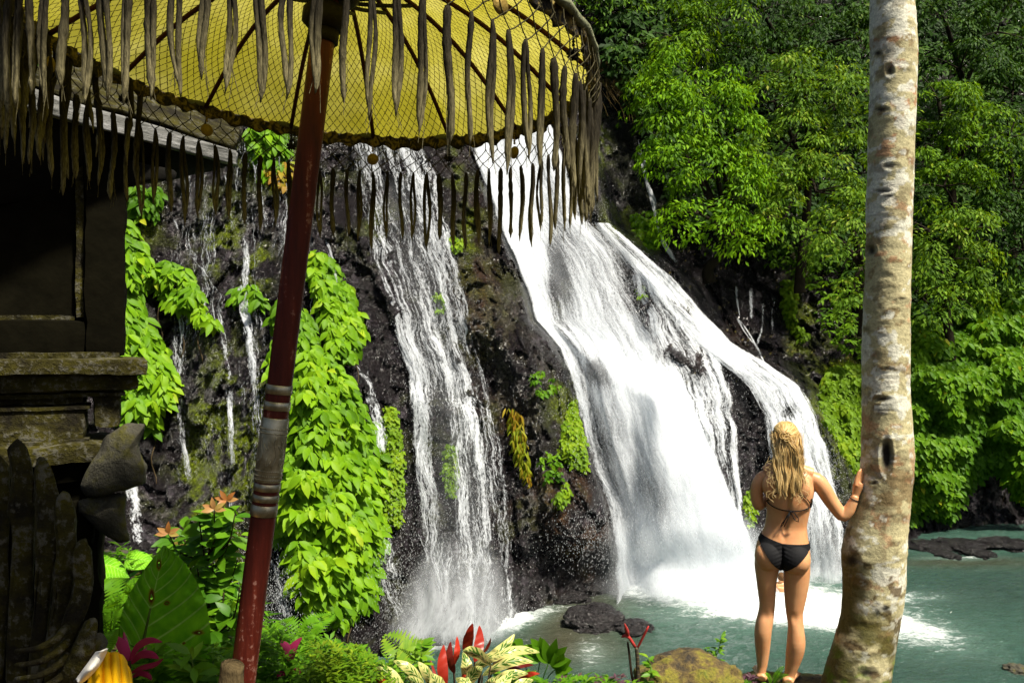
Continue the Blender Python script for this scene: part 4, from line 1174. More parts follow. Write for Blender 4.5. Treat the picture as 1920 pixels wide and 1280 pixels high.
for y0, y1 in ((738, 721), (768, 752), (918, 904), (938, 925), (965, 944)): band(y0, y1)
slv = band(902, 782, 0.0364, 'silver_sleeve')
# chased scrolls and bead rows on the sleeve
mb = MB()
ex = nrm(np.cross(pd, V3(0, 1, 0))); ey = np.cross(pd, ex)
def on_sleeve(th, py, r=0.0372): return pole_at(py) + r * (math.sin(th) * -ex * -1 + math.cos(th) * -V3(0, 1, 0))
for yb in (802, 810, 880, 889, 896):
    for k in range(44):
        mb.ell(on_sleeve(-3.14 + 6.283 * k / 44, yb), 0.0022, 6, 4)
for c0 in (-2.1, -1.05, 0.0, 1.05, 2.1):
    for sg, yc in ((1, 830), (-1, 860)):
        mb.tube([on_sleeve(c0 + sg * (0.32 - 0.05 * s_) * math.cos(s_ * 0.55) * (1 - s_ / 16), yc + 12 * math.sin(s_ * 0.55) * (1 - s_ / 16)) for s_ in range(14)], 0.0013, 5)
    mb.tube([on_sleeve(c0 + 0.5 + .12 * math.sin(s_ * .8), 815 + s_ * 6) for s_ in range(11)], 0.0012, 5)
mb.build('chased_scroll', M_silver, slv)

H0 = 0.30
def rim_pt(th):
    x = UR * math.sin(th); y = UR * math.cos(th)
    return UC + V3(x, y, -0.08 * x - 0.05 * y)
AP = UC + V3(0.05, 0.03, H0)
NR = 16
def canopy_pt(th, r, sag=True):
    """r 0..1 from apex to rim"""
    R = rim_pt(th)
    q = AP + (R - AP) * r
    q = q + V3(0, 0, 0.075 * math.sin(math.pi * r ** 1.15))
    if sag:
        s_ = abs(math.sin(th * NR / 2))
        q = q + V3(0, 0, -0.018 * s_ * r) * 1.0 + nrm(AP - R) * (0.022 * s_ * max(0, r - .5) * 2)
    return q
nth, nr = 320, 30
ths = np.linspace(0, 2 * np.pi, nth, endpoint=False)
rs = np.linspace(0.0, 1.0, nr)
cv = np.array([[canopy_pt(a_, r_) for a_ in ths] for r_ in rs])
i = np.arange(nr - 1)[:, None] * nth; j = np.arange(nth)[None]; jn = (j + 1) % nth
cq = np.stack([i + j, i + jn, i + nth + jn, i + nth + j], -1).reshape(-1, 4)
# seamless uv: arc length in metres wraps over a whole number of cells
cu = np.array([[(a_ / (2 * np.pi), r_) for a_ in ths] for r_ in rs])
M_can = NT('yellow_canopy'); t = M_can
at_ = t.attr('pu'); ar = t.attr('pv')
w1 = t.noise(t.obj(), 7, 5, 0.6); w2 = t.noise(t.obj(), 50, 4, 0.6); w3 = t.noise(t.obj(), 2.2, 3, 0.6)
yel = t.ramp(w1, [(0.25, (0.25, 0.225, 0.03)), (0.5, (0.40, 0.365, 0.06)), (0.75, (0.52, 0.48, 0.14))])
yel = t.mix(t.ramp(w3, [(0.40, 0.0), (0.62, 0.75)]), yel, (0.30, 0.27, 0.01))
yel = t.mix(t.ramp(w2, [(0.66, 0.0), (0.72, 0.6)]), yel, (0.10, 0.06, 0.01))
def diag(sg, wob):
    s_ = t.math('ADD', t.math('MULTIPLY', at_, 170.0), t.math('MULTIPLY', ar, sg * 22.0))
    s_ = t.math('ADD', s_, t.math('MULTIPLY', t.math('SUBTRACT', t.noise(t.obj(), wob, 2), 0.5), 0.5))
    fr = t.math('FRACT', s_)
    return t.math('LESS_THAN', t.math('ABSOLUTE', t.math('SUBTRACT', fr, 0.5)), 0.075)
net = t.math('MAXIMUM', diag(1, 5), diag(-1, 6))
brk = t.math('GREATER_THAN', t.noise(t.obj(), 260, 2), 0.42)
net = t.math('MULTIPLY', net, brk)
colr = t.mix(t.math('MULTIPLY', net, 0.9), yel, (0.02, 0.014, 0.004))
p = t.n('BsdfPrincipled', {'Base Color': colr, 'Roughness': 0.8, 'Normal': t.bump(w2, 0.2, 0.004)})
tl = t.n('BsdfTranslucent', {'Color': colr})
M_can = t.done(t.n('MixShader', {0: 0.72, 1: p.outputs[0], 2: tl.outputs[0]}).outputs[0])
# the pattern coordinate must not jump: give it as a mirrored angle
pu = np.where(ths < np.pi, ths, 2 * np.pi - ths) / (2 * np.pi)
PU = np.repeat(pu[None], nr, 0); PV = np.repeat(rs[:, None], nth, 1)
make('canopy', cv.reshape(-1, 3), cq, M_can, um, attrs={'pu': PU.reshape(-1) * 1.0, 'pv': PV.reshape(-1)})
M_dwood = mat_simple('dark_red_wood', (0.045, 0.012, 0.007), 0.6, 60, 0.3, 0.4)
M_dark = mat_simple('dark_wood', (0.012, 0.009, 0.006), 0.7, 60, 0.3, 0.4)
for k in range(NR):
    th = 2 * np.pi * (k) / NR + 0.03
    mb = MB(); mb.tube([canopy_pt(th, r_, False) - V3(0, 0, 0.012) for r_ in np.linspace(0.02, 0.995, 16)], 0.0072, 8)
    rb = mb.build('rib', M_dwood, um)
    mb = MB(); mid = canopy_pt(th, 0.36, False) - V3(0, 0, 0.02); hub = PT + pd * 0.10 + 0.05 * nrm(np.array(rim_pt(th)) - UC)
    mb.tube(catmull([hub, (hub + mid) / 2 - V3(0, 0, .004), mid], 5), 0.006, 6); mb.build('strut', M_dark, rb)
mb = MB()
mb.tube([PT + pd * 0.005, PT + pd * 0.02, PT + pd * 0.055, PT + pd * 0.075], [0.045, 0.062, 0.062, 0.045], 26)
mb.tube([PT + pd * 0.085, PT + pd * 0.10, PT + pd * 0.13, PT + pd * 0.15], [0.07, 0.085, 0.085, 0.06], 26)
mb.tube([PT - pd * 0.03, PT - pd * .028, PT + pd * .005], [0.038, 0.042, 0.042], 24)
mb.build('hub', M_dark, um)
# dark inner lining round the apex
lv = np.array([[canopy_pt(a_, r_) - V3(0, 0, 0.006) for a_ in ths[::4]] for r_ in np.linspace(0.0, 0.21, 6)])
n4 = len(ths[::4]); i = np.arange(5)[:, None] * n4; j = np.arange(n4)[None]; jn = (j + 1) % n4
make('lining', lv.reshape(-1, 3), np.stack([i + j, i + jn, i + n4 + jn, i + n4 + j], -1).reshape(-1, 4), M_dark, um)
# hem band, dark with worn yellow lace
M_hem = NT('hem'); t = M_hem
a = t.noise(t.obj(), 38, 4, 0.6, 1.0); b = t.noise(t.obj(), 120, 3)
cc = t.ramp(a, [(0.44, (0.012, 0.009, 0.004)), (0.50, (0.05, 0.035, 0.008)), (0.62, (0.26, 0.19, 0.04))])
p = t.n('BsdfPrincipled', {'Base Color': cc, 'Roughness': 0.85, 'Normal': t.bump(t.math('ADD', a, b), 0.8, 0.006)})
M_hem = t.done(t.n('MixShader', {0: 0.25, 1: p.outputs[0], 2: t.n('BsdfTranslucent', {'Color': cc}).outputs[0]}).outputs[0])
hv = []
for r_ in np.linspace(0, 1, 5):
    row = []
    for k, a_ in enumerate(ths):
        q = canopy_pt(a_, 1.0)
        sc = abs(math.sin(a_ * NR / 2)) ** .7
        row.append(q + V3(0, 0, 0.012 - r_ * (0.045 + 0.008 * math.sin(a_ * 57) * 1 + 0.006 * sc)) + nrm(q - UC) * (0.006 * math.sin(a_ * 90 + r_ * 3) + 0.004))
    hv.append(row)
hv = np.array(hv); i = np.arange(4)[:, None] * nth; j = np.arange(nth)[None]; jn = (j + 1) % nth
o = make('hem', hv.reshape(-1, 3), np.stack([i + j, i + jn, i + nth + jn, i + nth + j], -1).reshape(-1, 4), M_hem, um)
o.modifiers.new('thick', 'SOLIDIFY').thickness = 0.006
# mouldy rim cord
M_cord = NT('fringe_cord'); t = M_cord
a = t.noise(t.map(t.obj(), (1, 1, 0.16)), 260, 4, 0.7); b = t.noise(t.obj(), 30, 3)
tip = t.attr('tip')
cc = t.mix(tip, (0.026, 0.022, 0.014), (0.20, 0.175, 0.09))
cc = t.mix(1.0, cc, t.ramp(a, [(0.3, 0.25), (0.5, 0.9), (0.7, 1.8)]), 'MULTIPLY')
p = t.n('BsdfPrincipled', {'Base Color': cc, 'Roughness': 0.95, 'Specular IOR Level': 0.1, 'Normal': t.bump(a, 0.9, 0.004)})
M_cord = t.done(t.n('MixShader', {0: 0.05, 1: p.outputs[0], 2: t.n('BsdfTranslucent', {'Color': cc}).outputs[0]}).outputs[0])
mb = MB()
pts = np.array([np.array(rim_pt(a_)) + V3(0, 0, 0.004 * math.sin(a_ * 40)) for a_ in np.linspace(0, 2 * np.pi, 200)])
mb.tube(pts, 0.010 + 0.004 * rng.random(200), 9)
M_mould = mat_simple('mouldy_cord', (0.18, 0.19, 0.11), 0.95, 90, 0.8, 0.5)
mb.build('rim_cord', M_mould, um)

# netting: diamonds of string between hem and tassels
NT_ = 92
NETH = 0.135
M_string = mat_simple('net_string', (0.055, 0.048, 0.022), 0.9, 200, 0.5, 0.4)
def net_pt(fi, row):
    """fi in tassel units, row 0..4"""
    th = 2 * np.pi * fi / NT_
    q = rim_pt(th)
    outw = nrm(V3(math.sin(th), math.cos(th), 0))
    jit = 0.0035
    return q + V3(0, 0, -0.03 - (NETH - 0.03) * row / 4.0) + outw * (0.012 * math.sin(row * 1.3)) + V3(math.sin(fi * 12.9 + row) * jit, math.cos(fi * 7.1 + row * 3) * jit, math.sin(fi * 5.3 + row * 2) * jit)
mb = MB()
for k in range(NT_):
    mb.tube([rim_pt(2 * np.pi * (k) / NT_) + V3(0, 0, 0), net_pt(k, 0.5), net_pt(k, 1)], 0.0016, 4, cap=False)
    for row in range(1, 4):
        o_ = 0 if row % 2 == 1 else 0.5
        for sg in (-0.5, 0.5):
            a_ = net_pt(k + o_, row); b_ = net_pt(k + o_ + sg, row + 1)
            mb.tube([a_, (a_ + b_) / 2 + V3(0, 0, -0.002), b_], 0.0016, 4, cap=False)
    for row in (1, 2, 3):
        mb.ell(net_pt(k + (0 if row % 2 == 1 else 0.5), row), 0.0030, 5, 4)
nett = mb.build('netting', M_string, um)

def tassel(k):
    fi = k + 0.5
    top = net_pt(fi, 4)
    th = 2 * np.pi * fi / NT_
    outw = nrm(V3(math.sin(th), math.cos(th), 0)); tan = np.cross(outw, V3(0, 0, 1))
    L = 0.255 + 0.045 * (rng.random() - .5) + (0.03 if rng.random() > .8 else 0)
    mb = MB(); tips = []
    kind = rng.random()
    legs = 1 if kind < .35 else 2
    sway = (rng.random() - .5) * 0.016
    for g in range(legs):
        n = 22
        s_ = np.linspace(0, 1, n)
        sp = 0.0 if legs == 1 else (g - .5) * 0.011 * (1 if rng.random() < .8 else 2.0)
        off = sp * np.sin(np.pi * np.minimum(s_ * 1.0, 1)) + sway * s_ ** 2 + 0.003 * np.sin(s_ * 7 + k)
        ctr = top[None] + tan[None] * off[:, None] + outw[None] * (0.004 * np.sin(s_ * 5 + k * 2))[:, None] + V3(0, 0, -1)[None] * (L * s_ * (1 - 0.06 * g))[:, None]
        r0 = (0.0066 if legs == 1 else 0.0045) * (0.85 + 0.4 * rng.random())
        r = r0 * (0.55 + 0.45 * smooth(0, .06, s_)) * (1 + 0.10 * np.sin(s_ * 9 + k + g)) * (1 + 0.09 * rng.normal(size=n)) * (1 - 0.80 * smooth(0.90, 1.0, s_) - 0.15 * s_)
        seg = 9
        m0 = mb.n
        mb.tube(ctr, np.abs(r) + 0.0008, seg, a=0.5)
        v = mb.v[-1]
        c_ = np.concatenate([np.repeat(ctr, seg, 0), ctr[:1], ctr[-1:]])
        th_ = np.concatenate([np.tile(np.arange(seg), n), [0, 0]])
        ss = np.concatenate([np.repeat(s_, seg), [0, 1]])
        mb.v[-1] = c_ + (v - c_) * (1 + 0.28 * (_hash((th_ * 3 + k).astype(np.int64), (th_ * 0).astype(np.int64), (th_ * 0 + g).astype(np.int64), 5) - .5) * 1.6)[:, None]
        tips.append(smooth(0.25, 1.0, ss) * (0.7 + 0.3 * rng.random()))
    for g in range(3):   # loose fibres
        a_ = top + V3(0, 0, -L * (0.5 + .3 * rng.random()))
        mb.tube([a_, a_ + tan * 0.006 * (rng.random() - .5) * 2 + V3(0, 0, -.04), a_ + tan * 0.014 * (rng.random() - .5) * 2 + V3(0, 0, -.09)], 0.0006, 3, cap=False)
        tips.append(np.full(9, .6))
    mb.build('tassel', M_cord, um, attrs={'tip': np.concatenate(tips)})
for k in range(NT_): tassel(k)
# heavy bunch of matted fringe at the right corner and left corner
for c0, cnt, nm in ((21.5, 14, 'right'), (70, 16, 'left')):
    mb = MB(); tips = []
    for k in range(cnt):
        fi = c0 + rng.normal() * (0.8 if nm == 'right' else 3.2)
        top = rim_pt(2 * np.pi * fi / NT_) + V3(rng.normal() * .008, rng.normal() * .008, -0.01)
        L = 0.22 + 0.16 * rng.random()
        s_ = np.linspace(0, 1, 16)
        ctr = top + np.stack([np.sin(s_ * 6 + k) * .006, np.cos(s_ * 5 + k) * .006, -L * s_], -1)
        mb.tube(ctr, (0.007 + .004 * rng.random()) * (1 - 0.85 * smooth(.75, 1, s_)) * (1 + .15 * rng.normal(size=16)), 8)
        tips.append(np.concatenate([np.repeat(smooth(.4, 1, s_), 8), [0, 1]]))
    mb.build('matted_fringe', M_cord, um, attrs={'tip': np.concatenate(tips)})
# coins and pompoms under the rib ends
M_gold = mat_simple('gilded_coin', (0.22, 0.15, 0.035), 0.6, 120, 0.3, 0.3, metal=0.3)
M_pom = mat_simple('black_pompom', (0.02, 0.018, 0.012), 0.95, 150, 1.0, 0.5)
for k in range(NR):
    th = 2 * np.pi * k / NR + 0.03
    q = rim_pt(th)
    outw = nrm(V3(math.sin(th), math.cos(th), 0))
    b0 = q + V3(0, 0, -0.035) - outw * 0.014
    mb = MB()
    for g in range(4): mb.ell(b0 - V3(0, 0, 0.008 * g), 0.0042, 7, 5)
    if k % 2 == 0:
        c = b0 - V3(0, 0, 0.055)
        mb.tube([c - outw * 0.0012, c + outw * 0.0012], [0.021, 0.021], 22)
        mb.build('coin', M_gold, um)
    else:
        c = b0 - V3(0, 0, 0.045)
        for g in range(60):
            u = rand_unit(1)[0]; mb.tube([c, c + u * 0.017], [0.0035, 0.0015], 4)
        mb.build('pompom', M_pom, um)
# wooden stub the pole is lashed to
mb = MB()
mb.tube(catmull([P(425, 1420, 2.1), P(428, 1330, 2.1), P(432, 1280, 2.1), P(438, 1246, 2.1)], 12), np.linspace(0.036, 0.030, 12), 14)
w_ = mb.v[0]; w_ += np.stack([fbm(w_ * 30 + k, 3, 15 + k) - .5 for k in range(3)], -1) * .02
M_stub = mat_simple('old_post_wood', (0.09, 0.065, 0.03), 0.9, 40, 0.9, 0.5, stretch=(3, 3, .6))
tag(mb.build('wooden_post', M_stub, origin=P(430, 1420, 2.1)), 'short broken wooden post at the foot of the red pole', 'post')
# ------------------------------------------------------------------ pale tree trunk
TD = 5.0
trk = np.array([(-1500, 1700, 1765), (-700, 1668, 1738), (-200, 1640, 1714), (0, 1632, 1713), (100, 1633, 1720), (200, 1631, 1717), (300, 1629, 1712), (420, 1626, 1709), (500, 1624, 1706), (600, 1621, 1703), (700, 1618, 1703), (800, 1617, 1709), (850, 1616, 1712), (900, 1612, 1708), (950, 1603, 1703), (985, 1590, 1700), (1030, 1579, 1699), (1070, 1582, 1698), (1100, 1583, 1697), (1150, 1581, 1690), (1200, 1566, 1680), (1250, 1550, 1671), (1280, 1541, 1666), (1360, 1515, 1660), (1460, 1480, 1665)], float)
nv_, nu_ = 900, 150
pyv = np.linspace(-1500, 1460, nv_)
L_ = np.interp(pyv, trk[:, 0], trk[:, 1]); R_ = np.interp(pyv, trk[:, 0], trk[:, 2])
ker = np.ones(15) / 15
L_ = np.convolve(np.pad(L_, 7, 'edge'), ker, 'valid'); R_ = np.convolve(np.pad(R_, 7, 'edge'), ker, 'valid')
cx = ((L_ + R_) / 2 - 960) / F * TD; rr = (R_ - L_) / 2 / F * TD * 0.955; czv = (640 - pyv) / F * TD
th = np.linspace(0, 2 * np.pi, nu_, endpoint=False)
ax = np.stack([np.cos(th), np.sin(th)], -1)
w = np.zeros((nv_, nu_, 3))
w[..., 0] = cx[:, None] + rr[:, None] * ax[None, :, 0]
w[..., 1] = TD + rr[:, None] * ax[None, :, 1]
w[..., 2] = czv[:, None]
nr_ = np.stack([np.repeat(ax[None, :, 0], nv_, 0), np.repeat(ax[None, :, 1], nv_, 0), np.zeros((nv_, nu_))], -1)
dsp = (fbm(w * np.array((3, 3, 2.2)), 3, 800) - .5) * 0.030 + (fbm(w * np.array((10, 10, 30)), 4, 810) - .5) * 0.007
rings_ = ridged(w * np.array((2.5, 2.5, 26)) + (fbm(w * 4, 2, 815) - .5)[..., None] * 2.0, 2, 812)
lent = smooth(0.80, 0.93, rings_) * smooth(0.42, 0.62, fbm(w * np.array((7, 7, 5)), 2, 816))
dsp = dsp + 0.003 * lent
dark = np.zeros((nv_, nu_))
# picture position of each vertex
pxw = 960 + w[..., 0] / w[..., 1] * F; pyw = 640 - w[..., 2] / w[..., 1] * F
front = (ax[None, :, 1] < 0.1)
for kx, ky, kw, kh in [(1672, 312, 16, 7), (1655, 358, 18, 5), (1668, 368, 12, 3), (1635, 470, 9, 11), (1655, 748, 18, 7), (1664, 768, 20, 3), (1660, 1142, 9, 7), (1645, 100, 9, 6), (1668, 132, 9, 12), (1652, 205, 15, 6), (1598, 1050, 16, 14), (1625, 1260, 20, 10), (1640, 905, 8, 4), (1663, 690, 12, 3), (1690, 560, 9, 3)]:
    e = ((pxw - kx) / kw) ** 2 + ((pyw - ky) / kh) ** 2
    dsp = dsp + front * (0.0045 * np.exp(-(np.sqrt(e) - 1.25) ** 2 / 0.10) - 0.004 * np.exp(-e * 1.4))
    dark = np.maximum(dark, 0.85 * front * np.exp(-e ** 1.4 * 1.6) * smooth(0.25, 0.5, fbm(w * 30, 3, 830) + 0.1))
e = ((pxw - 1662) / 12) ** 2 + ((pyw - 855) / 34) ** 2
dsp = dsp + front * (0.008 * np.exp(-(np.sqrt(e) - 1.2) ** 2 / 0.06) - 0.030 * np.exp(-e * 1.2))
dark = np.maximum(dark, front * np.exp(-e ** 1.5) * 1.0)
streak = np.exp(-((pxw - 1664 + (pyw - 900) * .03) / 11) ** 2) * smooth(870, 900, pyw) * smooth(1130, 960, pyw) * smooth(.35, .55, fbm(w * np.array((14, 14, 5)), 3, 833))
w = w + nr_ * dsp[..., None]
b1 = fbm(w * np.array((5, 5, 7)), 4, 840); b2 = fbm(w * np.array((16, 16, 26)), 4, 850); b3 = fbm(w * np.array((9, 9, 13)) + 7, 4, 860); b4 = fbm(w * np.array((3, 3, 4)) + 3, 3, 870)
c_pale = np.array((0.50, 0.45, 0.25)); c_white = np.array((0.72, 0.72, 0.60)); c_pink = np.array((0.42, 0.20, 0.10)); c_brn = np.array((0.19, 0.12, 0.045)); c_olv = np.array((0.14, 0.13, 0.02)); c_dk = np.array((0.012, 0.009, 0.006))
C = np.broadcast_to(c_pale, w.shape) * (0.8 + 0.4 * b2)[..., None]
C = lay(C, c_brn, smooth(0.53, 0.56, b1 * .6 + b2 * .4) * 0.7)
C = lay(C, c_pink, smooth(0.565, 0.60, b3 * .7 + b2 * .3) * (0.55 + .3 * smooth(500, 100, pyw)))
C = lay(C, c_white, smooth(0.53, 0.56, b2 * .5 + b4 * .5) * 0.85)
C = lay(C, c_brn * .55, smooth(0.60, 0.66, fbm(w * np.array((11, 11, 14)) + 19, 4, 880)) * 0.9 * (0.5 + .5 * smooth(900, 1100, pyw)))
low = smooth(980, 1240, pyw + (1640 - pxw) * 2.2)
C = lay(C, c_olv * .6, low * smooth(0.36, 0.52, b1) * 0.9)
C = lay(C, np.array((0.10, 0.17, 0.01)), low * smooth(0.5, 0.6, b3) * smooth(1180, 1240, pyw) * .8)
C = lay(C, c_brn * .5, streak * 0.8)
C = lay(C, c_brn * .6, lent * 0.35)
C = lay(C, c_dk, np.clip(dark * 1.15, 0, 1))
i = np.arange(nv_ - 1)[:, None] * nu_; j = np.arange(nu_)[None]; jn = (j + 1) % nu_
q = np.stack([i + j, i + nu_ + j, i + nu_ + jn, i + jn], -1).reshape(-1, 4)
M_bark2 = mat_attrcol('pale_bark', 0.8, 60, 0.5, 0.25, 0.008, 0.35)
tr_root = empty('tree', (cx[-1], TD, bank_z(np.array(cx[-1]), np.array(TD))))
tag(tr_root, 'tall pale barked tree trunk with knots that the woman leans on', 'tree')
make('trunk', w.reshape(-1, 3), q[:, ::-1].copy(), M_bark2, tr_root, attrs={'col': C.reshape(-1, 3)})

# ------------------------------------------------------------------ figures
def remeshed(mb, voxel, smooth_n, name='tmp'):
    v = np.concatenate(mb.v)
    me = bpy.data.meshes.new(name)
    loops = np.concatenate([a.reshape(-1) for a in mb.f]).tolist()
    faces = []
    for a in mb.f: faces += a.tolist()
    me.from_pydata(v.tolist(), [], faces); me.update()
    o = bpy.data.objects.new(name, me); COL.objects.link(o)
    m = o.modifiers.new('r', 'REMESH'); m.mode = 'VOXEL'; m.voxel_size = voxel; m.adaptivity = 0
    if smooth_n:
        s_ = o.modifiers.new('s', 'SMOOTH'); s_.factor = 0.5; s_.iterations = smooth_n
    dg = bpy.context.evaluated_depsgraph_get()
    ev = o.evaluated_get(dg)
    m2 = bpy.data.meshes.new_from_object(ev)
    n = len(m2.vertices)
    co = np.zeros(n * 3, np.float32); m2.vertices.foreach_get('co', co)
    fl = [tuple(p.vertices) for p in m2.polygons]
    no = np.zeros(n * 3, np.float32); m2.vertex_normals.foreach_get('vector', no)
    bpy.data.objects.remove(o); bpy.data.meshes.remove(me); bpy.data.meshes.remove(m2)
    return co.reshape(-1, 3).astype(float), fl, no.reshape(-1, 3).astype(float)

def ringloft(mb, rows, seg=28, pw=2.2, axis='z'):
    """rows: (z, xc, yc, a, b)"""
    th = np.linspace(0, 2 * np.pi, seg, endpoint=False)
    c, s = np.cos(th), np.sin(th)
    k = (np.abs(c) ** pw + np.abs(s) ** pw) ** (-1 / pw)
    rows = np.array(rows, float)
    rows = catmull(rows, len(rows) * 3)
    r = np.stack([rows[:, 1, None] + rows[:, 3, None] * c * k, rows[:, 2, None] + rows[:, 4, None] * s * k, np.repeat(rows[:, 0, None], seg, 1)], -1)
    mb.loft(r)

# figure frame: origin at feet, +Y away from the viewer along the line of sight
FD = 5.1
WO = P(1466, 1280, FD)
ang = math.atan2(WO[0], WO[1])
EX = V3(math.cos(ang), -math.sin(ang), 0); EY = V3(math.sin(ang), math.cos(ang), 0)
SX = FD / F * math.cos(ang); SZ = FD / F
def fx(px): return (px - 1466) * SX
def fz(py): return (1280 - py) * SZ
def fw_(v):
    v = np.asarray(v, float)
    return WO + v[..., 0:1] * EX + v[..., 1:2] * EY + v[..., 2:3] * V3(0, 0, 1)
def row(py, l, r, y, b): return (fz(py), fx((l + r) / 2), y, (r - l) / 2 * SX, b)

mb = MB()
ringloft(mb, [row(872, 1452, 1494, .005, .055), row(880, 1440, 1512, .0, .068), row(890, 1431, 1526, .0, .085), row(905, 1431, 1527, .0, .100), row(920, 1434, 1526, -.002, .108), row(942, 1436, 1521, .0, .104), row(962, 1437, 1517, .008, .094), row(984, 1434, 1513, .012, .088), row(1000, 1428, 1514, .006, .094), row(1018, 1419, 1517, .0, .104), row(1036, 1415, 1519, -.003, .108), row(1050, 1415, 1519, .0, .10), row(1062, 1420, 1514, .0, .08)], 40, 2.3)
# buttocks and thighs
mb.ell((fx(1442), -.062, fz(1040)), (.088, .078, .092), 24, 16)
mb.ell((fx(1492), -.062, fz(1042)), (.088, .078, .092), 24, 16)
ringloft(mb, [row(1030, 1417, 1463, .0, .085), row(1060, 1414, 1463, 0, .090), row(1087, 1417, 1457, .002, .080), row(1112, 1420, 1455, .004, .068), row(1135, 1423, 1453.5, .004, .058), row(1150, 1421, 1452, .002, .055), row(1166, 1417, 1450, -.010, .057), row(1186, 1414, 1447, -.016, .056), row(1206, 1414.5, 1445, -.012, .048), row(1228, 1416.5, 1442.5, -.004, .040), row(1250, 1419, 1439, .0, .033), row(1264, 1418.5, 1436, .0, .035), row(1276, 1419, 1436, .0, .036)], 28, 2.0)
ringloft(mb, [row(1030, 1470, 1517, .0, .085), row(1060, 1469, 1519, 0, .090), row(1087, 1469, 1517, .002, .082), row(1112, 1470, 1513, .004, .071), row(1135, 1472, 1508, .004, .061), row(1150, 1474, 1505.5, .002, .055), row(1171, 1477, 1507, -.008, .056), row(1198, 1475, 1510, -.015, .057), row(1220, 1473, 1507, -.012, .049), row(1243, 1472, 1499, -.004, .040), row(1260, 1470.5, 1492, .0, .034), row(1270, 1468, 1489, .0, .035), row(1279, 1467, 1488, .0, .036)], 28, 2.0)
# feet, pointing away
for fx0, sp in ((1428, -0.02), (1478, 0.03)):
    X0 = fx(fx0)
    ft = [(X0, -.045, .03), (X0, -.01, .035), (X0 + sp * .5, .06, .032), (X0 + sp, .12, .022), (X0 + sp * 1.2, .17, .014)]
    mb.tube(catmull(ft, 12), np.interp(np.linspace(0, 1, 12), [0, .2, .6, .85, 1], [.028, .038, .036, .040, .026]), 14, flat=0.75)
    for k in range(5):
        xx = X0 + sp * 1.2 + (k - 2) * .016
        mb.tube([(xx, .15, .014), (xx, .185 - abs(k - (1 if sp > 0 else 3)) * .008, .011), (xx, .20 - abs(k - (1 if sp > 0 else 3)) * .009, .009)], [.010, .009, .006], 8)
# neck, head
mb.tube([(fx(1474), .005, fz(884)), (fx(1474), .010, fz(862)), (fx(1474), .022, fz(842))], [.060, .050, .050], 20)
HC = np.array((fx(1473), .030, fz(826)))
mb.ell(HC + (0, .0, .012), (.074, .094, .098), 28, 20)
mb.ell(HC + (0, .045, -.045), (.052, .050, .062), 20, 14)
mb.ell(HC + (0, .098, -.018), (.012, .018, .020), 10, 8)          # nose
for s_ in (-1, 1): mb.ell(HC + (s_ * .074, .008, -.008), (.010, .018, .030), 12, 10)   # ears
mb.tube([HC + (-.024, .086, -.052), HC + (0, .094, -.052), HC + (.024, .086, -.052)], [.005, .009, .005], 8)  # lips
# trapezius and shoulders
for s_, sx in ((-1, 1427), (1, 1531)):
    mb.tube(catmull([(fx(1474) + s_ * .03, .0, fz(868)), (fx(1474) + s_ * .085, -.005, fz(878)), (fx(sx) - s_ * .03, -.002, fz(886))], 8), np.linspace(.036, .042, 8), 16)
    mb.ell((fx(1474) + s_ * .09, -.075, fz(908)), (.055, .030, .075), 16, 12)          # shoulder blade
# image-right arm: out and down to the elbow, forearm up to the trunk
arm = [(fx(1512), .0, fz(893)), (fx(1530), .0, fz(897)), (fx(1543), .005, fz(912)), (fx(1554), .012, fz(930)), (fx(1567), .015, fz(948)), (fx(1578), .012, fz(960)), (fx(1588), .012, fz(950)), (fx(1595), .010, fz(936)), (fx(1600.5), .008, fz(922))]
tt = np.linspace(0, 1, 26)
mb.tube(catmull(arm, 26), np.interp(tt, [0, .12, .25, .38, .55, .65, .75, .87, 1], [.045, .050, .050, .046, .040, .036, .036, .030, .023]), 20)
# hand on the bark: palm against the trunk, fingers upward
wr = np.array((fx(1600.5), .008, fz(922))); pc = np.array((fx(1605), .006, fz(903)))
mb.tube([wr, (wr + pc) / 2, pc, pc + (fx(1608) - fx(1605), .0, .022)], [.022, .027, .032, .027], 16, flat=0.62)
hand_tips = [((1599.5, 903), (1601.5, 889), (1606, 878), (1608, 874)), ((1603.5, 899), (1606, 886), (1609, 876), (1610.5, 870.5)), ((1607, 898), (1610, 888), (1611.5, 879), (1612, 873)), ((1609, 900), (1613, 892), (1615, 885), (1616, 879))]
for k, ch in enumerate(hand_tips):
    yy = -.014 + .012 * k
    mb.tube(catmull([(fx(a_), yy + .003 * q_, fz(b_)) for q_, (a_, b_) in enumerate(ch)], 9), [.0095, .0095, .0092, .009, .0088, .0085, .008, .0075, .0055], 10)
mb.tube(catmull([(fx(1606), .018, fz(914)), (fx(1611), .034, fz(906)), (fx(1614), .040, fz(897)), (fx(1614), .042, fz(891))], 9), [.012, .012, .011, .0105, .010, .010, .009, .008, .006], 10)
